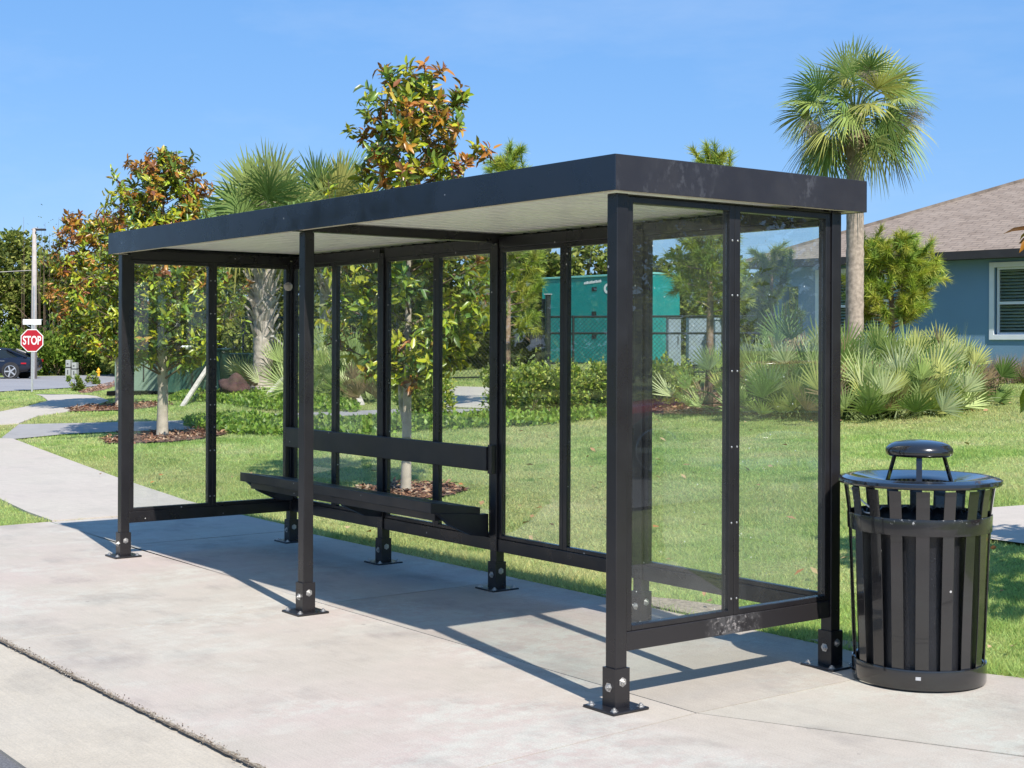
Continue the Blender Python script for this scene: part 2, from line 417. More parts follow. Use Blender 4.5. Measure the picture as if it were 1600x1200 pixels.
tones = [(.93, .94, .96), (.93, .94, .96), (.87, .86, .85), (1, .99, .98), (1, .985, .975), (.93, .94, .93), (.97, .955, .95)]
sheet('pavement', slabs, 0.0, M['concrete'], 1.0, tones, skirt=.08)
sheet('joint_bed', [[(-8, -1.66), (5, -1.6), (5, 2), (-8, 1.6)]], -.011, M['soil'], 2.0, paved=False)
# gutter pan, asphalt street
sheet('gutter', [[(-40, -2.40), (14, -2.40), (14, -1.72), (.42, -1.685), (-3.1, -1.745), (-40, -1.75)]], -.010, M['gutter'], 2.0, skirt=.05)
sheet('street', [[(-60, -12), (60, -12), (60, -2.395), (-60, -2.395)]], -.022, M['asphalt'], 6.0)
# gritty spalled joint between pavement and gutter
mb = MB(); N = 420; top = []; bot = []
for i in range(N):
    x = -8+i*13/N; base = -1.70 if x > .4 else -1.70-.045*min(1, (.4-x)/3.5)
    big = .5+.5*math.sin(x*1.3+.5)
    top.append((x, base+.004+random.random()*.034*(.35+big), .0045)); bot.append((x, base-.003-random.random()*.007, .0025))
mb.add(top+bot, [(i, i+1, N+i+1, N+i) for i in range(N-1)])
o = mb.build('joint_filler', M['grit']); o['kind'] = 'structure'
mb = MB(); ce = [(b[0], b[1]+.004+random.random()*.010, .005) for b in bot]; cb_ = [(b[0], b[1]-.002-random.random()*.006, .0042) for b in bot]
mb.add(ce+cb_, [(i, i+1, N+i+1, N+i) for i in range(N-1)]); o = mb.build('joint_crack', M['soil']); o['kind'] = 'structure'
P = []; cc = []; mb = MB()
for i in range(1500):
    x = random.uniform(-5, 1.2); base = -1.70 if x > .4 else -1.70-.045*min(1, (.4-x)/3.5)
    y = base+random.gauss(.012, .016); s = random.uniform(.001, .0028); c = random.choice([(.36, .31, .25), (.22, .17, .12), (.12, .09, .07), (.42, .38, .32)])
    mb.box((x, y, .004+s*.5), (s, s*.8, s*.7), random.random()*3, col=c)
o = mb.build('joint_grit', M['chip']); o['kind'] = 'stuff'

# walks (drawn as ground plans)
def px(*pts): return [at(u, v) for u, v in pts]
side = [(-8.115, JY+.07), (-8.10, 1.93), (-8.92, 1.98), (-11.5, 2.32)]+px((110, 720), (20, 686), (0, 686))
side += px((0, 664), (30, 662), (62, 650), (100, 645), (140, 637), (170, 626.5), (150, 619.5), (110, 617), (55, 616), (68, 621), (75, 627), (45, 635), (0, 644))
side += [(-31, 6.2), (-24, 3.3), (-20, 2.1), (-15, 1.05), (-10.2, .50), (-9, .36)]
sheet('sidewalk', [side], .012, M['walk'], .5, skirt=.04)
branch = px((2, 685), (30, 663.5), (100, 662), (190, 660), (300, 657), (380, 651), (430, 647.5), (530, 643.5), (640, 639), (770, 640), (770, 648), (640, 646), (530, 651), (430, 656.5), (340, 666), (300, 672), (186, 675), (100, 679), (21, 687))
sheet('footpath', [branch], .008, M['path'], .5)
rightp = px((1510, 800), (1600, 794), (1750, 780), (1750, 835), (1600, 854), (1545, 846), (1500, 842))
sheet('garden_path', [rightp], .02, M['walk'], .5)
sheet('driveway', [px((625, 637), (700, 637), (800, 640), (780, 606), (700, 604), (630, 608))], .01, M['walk'], .5)
sheet('bare_soil', [[(-2.25, 1.83), (-1.2, 1.83), (-1.0, 2.0), (-1.35, 2.2), (-1.8, 2.1), (-2.1, 1.98)], [(-.5, 1.82), (.1, 1.85), (.2, 1.98), (-.1, 2.03), (-.4, 1.95)]], .004, M['grit'], .5)
# far road, level, beyond the walk
fr = [(-38.5, 3), (-41.5, 8), (-44.1, 11.4), (-47.5, 15.3), (-52, 20), (-60, 28), (-78, 44), (-84, 40), (-72, 28), (-66.5, 22), (-64.4, 17.5), (-61, 10), (-58, 0)]
sheet('far_road', [fr], .02, M['farroad'], 3.0)
sheet('parking_court', [[(5.6, 4.5), (11, 5.5), (16, 16), (6.5, 14)]], .02, M['asphalt'], 1.0)

# ------------------------------------------------------------------ bus shelter
sh = thing('bus_shelter', 'long dark bronze bus shelter with glass walls, flat roof and a bench inside', 'bus shelter')
HP = .034
def make_post(x, y, ztop):
    p = bpy.data.objects.new('post', MB().span((-HP, -HP, .012), (HP, HP, ztop)).build('tmp', M['frame'], bevel=.004).data)
    return p
pm = MB().span((-HP, -HP, .013), (HP, HP, 2.297)).build('post', M['frame'], sh, bevel=.004)
pl = MB().span((-.105, -.105, .001), (.105, .105, .013)).build('base_plate', M['frame'], pm, bevel=.003)
sl = MB()
q = .043
for a, b in (((-q, -q), (q, -HP-.001)), ((-q, HP+.001), (q, q)), ((-q, -HP-.001), (-HP-.001, HP+.001)), ((HP+.001, -HP-.001), (q, HP+.001))):
    sl.span((*a, .0135), (*b, .185))
sl = sl.build('sleeve', M['frame'], pm)
def bolt_mesh(axis):
    mb = MB()
    mb.lathe([(0, .016), (.006, .016), (.006, .010), (.0125, .010), (.0125, .002), (.019, .002), (.019, 0)], 6 if axis == 'z' else 12)
    return mb
b0 = bolt_mesh('z').build('anchor_bolt', M['steel'], pm, smooth=True); b0.location = (.078, .078, .013)
for dx, dy in ((-.078, .078), (.078, -.078), (-.078, -.078)):
    c = b0.copy(); COL.objects.link(c); c.parent = pm; c.location = (dx, dy, .013)
for k, (loc, rot) in enumerate((((q+.0005, 0, .125), (0, R(90), 0)), ((0, -q-.0005, .10), (R(90), 0, 0)), ((-q-.0005, 0, .125), (0, R(-90), 0)), ((0, q+.0005, .10), (R(-90), 0, 0)))):
    c = b0.copy(); COL.objects.link(c); c.parent = pm; c.name = 'through_bolt'; c.location = loc; c.rotation_euler = rot; c.scale = (1.15, 1.15, 1.0)
spots = [(0, 0), (-L/2, 0), (-L, 0), (-L, W), (-.75*L, W), (-L/2, W), (-.25*L, W), (0, W)]
for i, (x, y) in enumerate(spots):
    p = pm if i == 0 else copy_tree(pm, sh); p.location = (x, y, 0)
    if i == 3: p.location = (x, y, 0)
_r = MB().lathe([(.0055, -.0005), (.005, .0015), (.003, .0028), (0, .003)], 10).lathe([(.0055, .0005), (.005, -.0015), (.003, -.0028), (0, -.003)], 10).build('rivet', M['steel'], None, smooth=True); RIV = _r.data; bpy.data.objects.remove(_r)
Z0, Z1 = .255, 2.297                     # glazed frames: bottom and top
def frame_run(p0, p1, n, inset, bottom_h=.085):
    "n framed panes side by side between two posts on the ground plan; inset = frame half depth"
    p0 = Vector((*p0, 0)); p1 = Vector((*p1, 0)); d = (p1-p0).normalized(); nrm = Vector((-d.y, d.x, 0)); Lg = (p1-p0).length
    M3 = Matrix((d, nrm, Vector((0, 0, 1)))).transposed()
    def bar(a, b, z0, z1, hd, name, bev=.003):
        c = p0+d*((a+b)/2); mb = MB().box((c.x, c.y, (z0+z1)/2), ((b-a)/2, hd, (z1-z0)/2), M=M3)
        return mb.build(name, M['frame'], sh, bevel=bev)
    br_ = bar(HP+.001, Lg-HP-.001, Z0, Z0+bottom_h, inset-.002, 'bottom_rail')
    if n == 2 and p0.x > -1: br_.data.materials.clear(); br_.data.materials.append(M['scuffed'])
    zt_ = 2.258 if n == 1 else (2.288 if p0.x > -1 else 2.262)
    Z1 = 2.332 if n == 1 or p0.x < -1 else 2.297
    bar(HP+.001, Lg-HP-.001, zt_+.001, Z1-.001, inset-.002, 'top_rail')
    for k in range(n):
        a = HP+.001+(Lg-2*HP-.002)*k/n; b = HP+.001+(Lg-2*HP-.002)*(k+1)/n
        st = .036
        fr_ = MB()
        for (s, e, z0, z1) in ((a+.0005, a+st, Z0+bottom_h+.001, zt_), (b-st, b-.0005, Z0+bottom_h+.001, zt_), (a+st, b-st, Z0+bottom_h+.001, Z0+bottom_h+.026), (a+st, b-st, zt_-.03, zt_)):
            c = p0+d*((s+e)/2); fr_.box((c.x, c.y, (z0+z1)/2), ((e-s)/2, inset-.006, (z1-z0)/2), M=M3)
        f = fr_.build('pane_frame', M['frame'], sh, bevel=.003)
        c = p0+d*((a+b)/2); gp = MB().box((c.x, c.y, (Z0+bottom_h+.026+zt_-.03)/2), ((b-a)/2-st-.0005, .003, (zt_-.03-Z0-bottom_h-.026)/2-.0005), M=M3)
        gp.build('glass_pane', M['glass'], f)
        if n == 2 and inset > .028:
            for sgn in (1, -1):
                for zz in (.42, .78, 1.14, 1.5, 1.86, 2.12):
                    cc_ = p0+d*((b-.018) if k == 0 else (a+.018))+nrm*sgn*(inset-.006)
                    rv = bpy.data.objects.new('rivet', RIV); COL.objects.link(rv); rv.parent = f; rv.location = (cc_.x, cc_.y, zz); rv.rotation_euler = (R(90), 0, math.atan2(d.y, d.x))
frame_run((0, 0), (0, W), 2, .030); frame_run((-L, 0), (-L, W), 2, .030)
for k in range(4): frame_run((-L+k*L/4, W), (-L+(k+1)*L/4, W), 2, .024)
# front header and cross beams under the roof
for x in (-L/2,):
    MB().span((x-.03, -.09, 2.299), (x+.03, W+.14, 2.356)).build('cross_beam', M['frame'], sh, bevel=.003)
# roof: fascia ring, lip, ribbed ceiling, top deck
x0, x1, y0, y1 = -L-.0707, .0957, -.1003, W+.1556; ZB, ZT = 2.30, 2.4586; th = .006
for nm, a, b in (('fascia', (x0, y0, ZB), (x1, y0+th, ZT)), ('fascia', (x0, y1-th, ZB), (x1, y1, ZT)),
                 ('fascia', (x0, y0+th+.0005, ZB), (x0+th, y1-th-.0005, ZT)), ('fascia', (x1-th, y0+th+.0005, ZB), (x1, y1-th-.0005, ZT))):
    MB().span(a, b).build(nm, M['fascia_dusty' if a[0] > 0 else 'fascia'], sh, bevel=.0015)
lp = MB(); lw = .055; zl = ZB+.0035
lp.span((x0+th+.001, y0+th+.001, zl), (x1-th-.001, y0+th+lw, zl+.004)); lp.span((x0+th+.001, y1-th-lw, zl), (x1-th-.001, y1-th-.001, zl+.004))
lp.span((x0+th+.001, y0+th+lw+.001, zl), (x0+th+lw, y1-th-lw-.001, zl+.004)); lp.span((x1-th-lw, y0+th+lw+.001, zl), (x1-th-.001, y1-th-lw-.001, zl+.004))
lp.build('fascia_lip', M['lip'], sh)
# ribbed metal sheet: ribs run across the shelter
mb = MB(); pitch = .150; prof = []; x = x0+th+.004
while x < x1-th-.01-pitch:
    prof += [(x, 2.400), (x+.045, 2.400), (x+.060, 2.360), (x+.135, 2.360)]; x += pitch
vs = [(a, y0+th+.004, z) for a, z in prof]+[(a, y1-th-.004, z) for a, z in prof]; n = len(prof)
mb.add(vs, [(i, i+1, n+i+1, n+i) for i in range(n-1)]); mb.build('ribbed_ceiling', M['ceiling'], sh, fix=False)
MB().span((x0+th+.001, y0+th+.001, ZT-.02), (x1-th-.001, y1-th-.001, ZT-.006)).build('roof_deck', M['frame'], sh)
# bench: tilted seat, brackets; back board
BX0, BX1 = -5.62, -2.89; by0, by1 = .94, 1.335
seat = MB().prism([(by0, .530), (by0, .600), (by1, .545), (by1, .500)], 0, BX0, BX1).build('bench_seat', M['bench'], sh, bevel=.004)
gr = MB()
for yy in (1.07, 1.20):
    z = .600-(yy-by0)*.139; gr.span((BX0+.004, yy-.004, z-.003), (BX1-.004, yy+.004, z+.0015))
gr.build('seat_seam', M['chassis'], seat)
for x in (-L+.06, -.75*L, -L/2-.075):
    MB().prism([(by0+.05, .528), (by1+.02, .498), (W-HP-.002, .498), (W-HP-.002, .345), (1.26, .365), (1.10, .44)], 0, x-.028, x+.028).build('bench_bracket', M['bench'], sh, bevel=.003)
MB().span((BX0+.05, by0+.07, .47), (BX1-.06, by0+.12, .519)).build('bench_rail', M['bench'], sh, bevel=.003)
MB().span((-L+.05, W-HP-.052, .787), (-L/2-.012, W-HP-.003, .945)).build('backrest', M['bench'], sh, bevel=.004)
MB().span((-L/2-.0115, W-HP-.040, .770), (-L/2+HP, W-HP-.003, .960)).build('backrest_bracket', M['frame'], sh, bevel=.003)
# small dome lamp / camera at far corner and wasp nests
MB().lathe([(0, -.035), (.022, -.03), (.035, -.01), (.036, .012), (.02, .03), (0, .035)], 16, (-L+.085, W-.085, 2.09)).build('corner_fitting', M['boot'], sh, smooth=True)
# ------------------------------------------------------------------ litter bin
bx, by_ = gd(1437, 7.02)
cb = thing('litter_bin', 'glossy black slatted steel litter bin with a domed rain cap beside the shelter', 'litter bin', (bx, by_, 0.0), R(10))
ns = 18; sl = MB()
def rb(z): return .304+.031*z/.77+(.0 if z < .77 else .014*((z-.77)/.175)**1.5)
for k in range(ns):
    a = 2*math.pi*k/ns+random.gauss(0, .010); w = .0295+random.gauss(0, .0006); kink = random.gauss(0, .0025); zs = [.05, .25, .45, .62, .70, .77, .82, .87, .91, .945]
    vs = []; 
    for z in zs:
        r = rb(z)+kink*math.sin(z*5)
        for t, dr in ((-w, 0), (w, 0), (w, -.005), (-w, -.005)):
            vs.append(((r+dr)*math.cos(a)-t*math.sin(a), (r+dr)*math.sin(a)+t*math.cos(a), z))
    n = len(zs); fs = []
    for i in range(n-1):
        for j in range(4): fs.append((i*4+j, i*4+(j+1) % 4, i*4+4+(j+1) % 4, i*4+4+j))
    fs += [(0, 1, 2, 3), tuple(4*n-4+j for j in (3, 2, 1, 0))]
    sl.add(vs, fs)
sl.build('slatted_body', M['can'], cb, bevel=.0012)
MB().lathe([(.300, .012), (.316, .012), (.3175, .018), (.3185, .10), (.317, .106), (.3125, .106), (.300, .10), (.300, .012)], 64).build('base_ring', M['can'], cb, smooth=True)
MB().lathe([(.3345, .735), (.340, .735), (.341, .74), (.343, .808), (.342, .813), (.339, .813), (.3375, .80), (.3345, .735)], 64).build('hoop', M['chipped'], cb, smooth=True)
MB().lathe([(.168, .945), (.170, .952), (.182, .957), (.235, .962), (.318, .978), (.342, .975), (.356, .962), (.370, .953), (.384, .957), (.391, .966), (.389, .978), (.378, .984), (.366, .983), (.350, .992), (.318, .990), (.235, .972), (.180, .967), (.165, .960), (.165, .945), (.168, .945)], 72).build('rim_lid', M['can'], cb, smooth=True)
cap = MB().lathe([(0, 1.166), (.06, 1.164), (.11, 1.156), (.142, 1.143), (.158, 1.126), (.162, 1.108), (.157, 1.094), (.145, 1.088), (.132, 1.092), (.06, 1.115), (0, 1.12)], 56).build('rain_cap', M['can'], cb, smooth=True)
for k in range(3):
    a = 2*math.pi*k/3+R(-63); d = Vector((math.cos(a), math.sin(a), 0)); t = Vector((-d.y, d.x, 0)); mb = MB()
    A = d*.174+Vector((0, 0, .958)); B = d*.128+Vector((0, 0, 1.105))
    vs = [p+t*sx*.0135+d*sy*.004 for p in (A, B) for sx, sy in ((-1, -1), (1, -1), (1, 1), (-1, 1))]
    mb.add(vs, [(0, 1, 2, 3), (7, 6, 5, 4)]+[(i, (i+1) % 4, 4+(i+1) % 4, 4+i) for i in range(4)]); mb.build('strut', M['can'], cap)
MB().lathe([(0, .03), (.27, .03), (.285, .05), (.292, .60), (.296, .76), (.302, .775), (.300, .785), (.292, .785), (.285, .74), (.275, .60), (.265, .08), (0, .06)], 48).build('liner', M['bag'], cb, smooth=True)
bg = MB(); n = 72
for rr, zz, amp in ((.297, .715, .004), (.303, .735, .006), (.300, .765, .008), (.296, .80, .010), (.285, .80, .01), (.27, .74, .012)):
    for j in range(n):
        a = 2*math.pi*j/n; w = math.sin(j*1.7)+math.sin(j*2.9+1); bg.v.append(((rr+amp*.3*w)*math.cos(a), (rr+amp*.3*w)*math.sin(a), zz+amp*w*.8)); bg.c.append((1, 1, 1))
for i in range(5):
    for j in range(n): bg.f.append((i*n+j, i*n+(j+1) % n, (i+1)*n+(j+1) % n, (i+1)*n+j))
bg.build('bin_bag', M['bag'], cb, smooth='all')
# white lid cable looped behind the slats, facing the camera's left
ca = R(-63)
pts = []
for i in range(40):
    t = i/39; a = ca-R(64)+R(50)*(t if t < .55 else .55-(t-.55)*.85); r = .350-.05*t*.8
    pts.append((r*math.cos(a), r*math.sin(a), .935-.095*math.sin(t*math.pi*.62)-.02*t))
MB().tube(pts, .0042, 6).build('lid_cable', M['cable'], cb, smooth='all')
st = MB(); a = ca-R(0)
for da in (-.034, .034):
    for zz in (.062, .078): st.v.append((.3202*math.cos(a+da*1.1), .3202*math.sin(a+da*1.1), zz)); st.c.append((1, 1, 1))
st.f.append((0, 2, 3, 1)); st.build('maker_plate', M['sticker'], cb)

# ------------------------------------------------------------------ leaf clouds
def unit(v): return v/np.maximum(np.linalg.norm(v, axis=-1, keepdims=True), 1e-9)
def rand_dirs(n): return unit(rng.normal(size=(n, 3)))
def leaf_mesh(P, D, U, Ln, Wd, C, droop=.25, fold=.22):
    "elliptical folded leaves: P base, D axis, U face normal; 8 verts, 6 faces (as quads)"
    n = len(P); D = unit(D); Sd = unit(np.cross(D, U)); U = unit(np.cross(Sd, D)); Ln = np.broadcast_to(Ln, n)[:, None]; Wd = np.broadcast_to(Wd, n)[:, None]
    def pt(t, s, z): return P+D*Ln*t+Sd*Wd*s+U*(z*Wd-droop*Ln*t*t)
    V = np.stack([pt(0, 0, 0), pt(.33, -.46, fold), pt(.72, -.36, fold*.8), pt(1, 0, 0), pt(.72, .36, fold*.8), pt(.33, .46, fold), pt(.38, 0, 0), pt(.72, 0, 0)], 1)
    fq = np.array([[0, 6, 1, 1], [0, 5, 6, 6], [1, 6, 7, 2], [6, 5, 4, 7], [2, 7, 3, 3], [7, 4, 3, 3]])
    tri = np.array([[0, 6, 1], [0, 5, 6], [1, 6, 7], [1, 7, 2], [6, 5, 4], [6, 4, 7], [2, 7, 3], [7, 4, 3]])
    F = (np.arange(n)[:, None, None]*8+tri[None]).reshape(-1, 3)
    return V.reshape(-1, 3), F, np.repeat(C, 8, 0)
def diamond_mesh(P, D, U, Ln, Wd, C):
    n = len(P); D = unit(D); Sd = unit(np.cross(D, U)); Ln = np.broadcast_to(Ln, n)[:, None]; Wd = np.broadcast_to(Wd, n)[:, None]; Un = unit(np.cross(Sd, D))
    V = np.stack([P, P+D*Ln*.45+Sd*Wd*.5+Un*Wd*.15, P+D*Ln, P+D*Ln*.45-Sd*Wd*.5+Un*Wd*.15], 1)
    tri = np.array([[0, 1, 2], [0, 2, 3]]); F = (np.arange(n)[:, None, None]*4+tri[None]).reshape(-1, 3)
    return V.reshape(-1, 3), F, np.repeat(C, 4, 0)
def blade_mesh(P, D, Ln, Wd, C, bend=.15):
    "thin needles/blades: 1 triangle pair"
    n = len(P); D = unit(D); Sd = unit(np.cross(D, rand_dirs(n))); Ln = np.broadcast_to(Ln, n)[:, None]; Wd = np.broadcast_to(Wd, n)[:, None]
    dn = np.zeros((n, 3)); dn[:, 2] = -bend
    V = np.stack([P-Sd*Wd*.5, P+Sd*Wd*.5, P+D*Ln+dn*Ln], 1); F = np.arange(n*3).reshape(-1, 3)
    return V.reshape(-1, 3), F, np.repeat(C, 3, 0)
def join(parts):
    V = []; F = []; C = []; k = 0
    for v, f, c in parts: V.append(v); F.append(f+k); C.append(c); k += len(v)
    return np.concatenate(V), np.concatenate(F), np.concatenate(C)

# ------------------------------------------------------------------ magnolias
YG = np.array([(.38, .44, .03), (.30, .39, .03), (.17, .27, .04), (.12, .20, .045), (.46, .47, .03)])
OR = np.array([(.50, .23, .035), (.42, .17, .03), (.52, .31, .04), (.28, .11, .035)])
MT = 6
def magnolia(label, x, y, env, height, z0, trunk_r, n_br, leaf=.15, orange=.35, seed=1, forks=2, lean=(0, 0), group='magnolia trees on the lawn', per=13):
    global rng
    rg = np.random.default_rng(seed); zg = float(tz(x, y))
    root = thing('magnolia_tree', label, 'tree', (x, y, zg), 0, group)
    wood = MB(); fork_z = z0*.62
    trunk = [(0, 0, -.05), (0, 0, .02), (.01, .0, fork_z*.5), (0, 0.01, fork_z)]
    wood.tube(trunk+[(lean[0]*.3, lean[1]*.3, height*.5), (lean[0]*.7, lean[1]*.7, height*.78), (lean[0], lean[1], height*.97)],
              [trunk_r*1.5, trunk_r*1.15, trunk_r, trunk_r*.95, trunk_r*.55, trunk_r*.3, .006], 10)
    if forks:
        a = rg.uniform(0, 6); wood.tube([(0, 0, fork_z*.85), (-.10, .0, fork_z*1.15), (-.22, .05, z0*1.1), (-.35, .1, z0*1.5)], [trunk_r*.6, trunk_r*.5, trunk_r*.4, .01], 8)
    tips = []; tw = MB()
    for i in range(n_br):
        t = (i+.5)/n_br; z = z0+(height-z0)*t**1.2; a = i*2.39996+rg.uniform(-.5, .5)
        rad = env(z/height, a)*rg.uniform(.65, 1.08); c = np.array([lean[0]*z/height, lean[1]*z/height, 0])
        d = np.array([math.cos(a), math.sin(a), 0]); p0 = c+np.array([0, 0, z-.22*rad-.1]); p1 = c+d*rad*.55+np.array([0, 0, z-.05]); p2 = c+d*rad+np.array([0, 0, z+.14*rad])
        tw.tube([p0, p1, p2], [.016*(1.2-t), .010, .004], 5, cap=False)
        m = MT if t < .9 else MT-1
        tips.append((p2, unit(p2-p1)))
        for k in range(m+1):
            s = rg.uniform(.25, .98); q0 = p0+(p1-p0)*min(1, s*2) if s < .5 else p1+(p2-p1)*(2*s-1)
            e = unit(d*rg.uniform(.2, 1)+rg.normal(size=3)*.6+np.array([0, 0, .45])); q1 = q0+e*rg.uniform(.16, .34)*(.7+leaf*2)
            tw.tube([q0, q1], [.006, .003], 4, cap=False); tips.append((q1, e))
    tips.append((np.array([lean[0], lean[1], height]), np.array([0, 0, 1.])))
    wood.build('trunk', M['bark'], root, smooth='all'); tw.build('branches', M['twig'], root, smooth='all')
    Ps = []; Ds = []; Us = []; Cs = []; Ls = []
    for p, e in tips:
        e = unit(e+np.array([0, 0, .25])); a1 = unit(np.cross(e, [0.3, .8, .1])); a2 = np.cross(e, a1)
        rel = min(1, p[2]/height); rr = math.hypot(p[0], p[1])/(env(rel, 0)+.2)
        isor = rg.random() < orange*(.10+1.9*max(0, rel-.48))*(.45+.6*rr)
        pal = OR if isor else YG
        base = pal[rg.integers(0, len(pal))]
        k = rg.integers(per-2, per+3)
        for j in range(k):
            b = 2.4*j+rg.uniform(-.5, .5); el = rg.uniform(-.25, 1.2)
            d = unit((a1*math.cos(b)+a2*math.sin(b))*math.cos(el)+e*math.sin(el)*.95); Ps.append(p-e*rg.uniform(0, .20)+rg.normal(size=3)*.012); Ds.append(d); Us.append(unit(e-d*e.dot(d)+rg.normal(size=3)*.35))
            bb = base if rg.random() < .6 else pal[rg.integers(0, len(pal))]; Cs.append(np.clip(bb*rg.uniform(.55, 1.35)+rg.normal(size=3)*.01, .008, .5)); Ls.append(leaf*rg.uniform(.5, 1.2))
    Ps, Ds, Us, Cs, Ls = map(np.array, (Ps, Ds, Us, Cs, Ls))
    V, F, C = leaf_mesh(Ps, Ds, Us, Ls, Ls*rg.uniform(.34, .46, len(Ls)), Cs, rg.uniform(-.05, .5, (len(Ls), 1)), rg.uniform(.1, .4, (len(Ls), 1)))
    npmesh('crown', V, F, C, M['magnolia'], root)
    return root
m2 = at(635, 770); d2 = dep(*m2)
env2 = lambda r, a: .95*(1-.25*max(0, r-.35)/.65 if r < .78 else .84-2.4*(r-.78))*(1+.18*math.sin(3*a+5*r))*(.75 if r < .36 else 1)
H2 = zat(118, 635, d2)-float(tz(*m2))
magnolia('tall young magnolia with bronze top seen through the back glass above the roof', *m2, env2, H2, H2*.29, .052, 78, .128, .50, 3, lean=(.05, .05))
m1 = at(254, 683); d1 = dep(*m1); H1 = zat(248, 262, d1)-float(tz(*m1))
env1 = lambda r, a: (1.42 if r < .5 else 1.42-2.0*(r-.5))*(1+.15*math.sin(2*a+6*r))*(.8 if r < .38 else 1)
mg1 = magnolia('broad magnolia with forked pale trunk by the path left of the shelter', *m1, env1, H1, H1*.28, .085, 125, .128, .5, 5)
m3 = at(186, 636); d3 = dep(*m3); H3 = zat(345, 150, d3)-float(tz(*m3))
env3 = lambda r, a: (1.4 if r < .6 else 1.4-2.2*(r-.6))*(1+.15*math.sin(2*a+4*r))*(.75 if r < .38 else 1)
magnolia('bronze tinged magnolia farthest along the curving sidewalk', *m3, env3, H3, H3*.33, .07, 100, .138, .65, 9, lean=(-.35, -.4), forks=1)
magnolia('magnolia at the right edge of the photo, only leaf tips showing', .78, 4.42, lambda r, a: (1.62 if r < .6 else 1.62-3*(r-.6))*(1+.1*math.sin(3*a)), 3.3, .9, .05, 44, .17, .9, 12)
# one white flower and yellow seed heads in the broad magnolia
fl = MB(); fx, fy = gd(292, d1-1.25); fz = zat(546, 292, d1-1.25)
for k in range(8):
    a = k*.785; fl.add([(fx, fy, fz), (fx+.07*math.cos(a), fy+.07*math.sin(a), fz+.06), (fx+.10*math.cos(a+.35), fy+.10*math.sin(a+.35), fz+.03), (fx+.06*math.cos(a+.7), fy+.06*math.sin(a+.7), fz+.05)], [(0, 1, 2, 3)])
f = fl.build('flower', M['white']); f.parent = mg1; f.matrix_parent_inverse = Matrix.Translation(-Vector(mg1.location))

# ------------------------------------------------------------------ palms
FG = np.array([(.28, .36, .09), (.21, .31, .08), (.34, .39, .12), (.40, .40, .10), (.15, .24, .06)])
def fan_leaf(rg, org, d, up, R_, nl, spread, col, droop=.35, wid=.04, cost=.25, seg=3):
    "a fan of pointed leaflets; returns tri arrays"
    d = unit(d); s = unit(np.cross(d, up)); u = unit(np.cross(s, d)); V = []; F = []; C = []
    for i in range(nl):
        t = (i/(nl-1)-.5)*2; a = t*spread; ln = R_*(1-.28*abs(t)**1.5)*rg.uniform(.88, 1.08)
        dd = d*math.cos(a)+s*math.sin(a)+u*(.12*abs(t)+rg.normal()*.05); dd = unit(dd); o0 = org+d*cost*R_*(1-abs(t))*.6
        sd = unit(np.cross(dd, u)); k = len(V); c = col*rg.uniform(.75, 1.25)
        dr = droop*rg.uniform(.6, 1.5)
        for j, (q, w) in enumerate(((0, .35), (.45, 1.), (.75, .7))):
            p = o0+dd*ln*q-np.array([0, 0, 1])*dr*ln*q**2.2
            V += [p-sd*w*wid*.5, p+sd*w*wid*.5]; C += [c, c]
        V.append(o0+dd*ln-np.array([0, 0, 1])*dr*ln); C.append(c*1.05)
        F += [(k, k+1, k+3), (k, k+3, k+2), (k+2, k+3, k+5), (k+2, k+5, k+4), (k+4, k+5, k+6)]
    return np.array(V), np.array(F), np.array(C)
NLF, LW = 32, .050
TINT = (1.05, 1.0, 1.15)
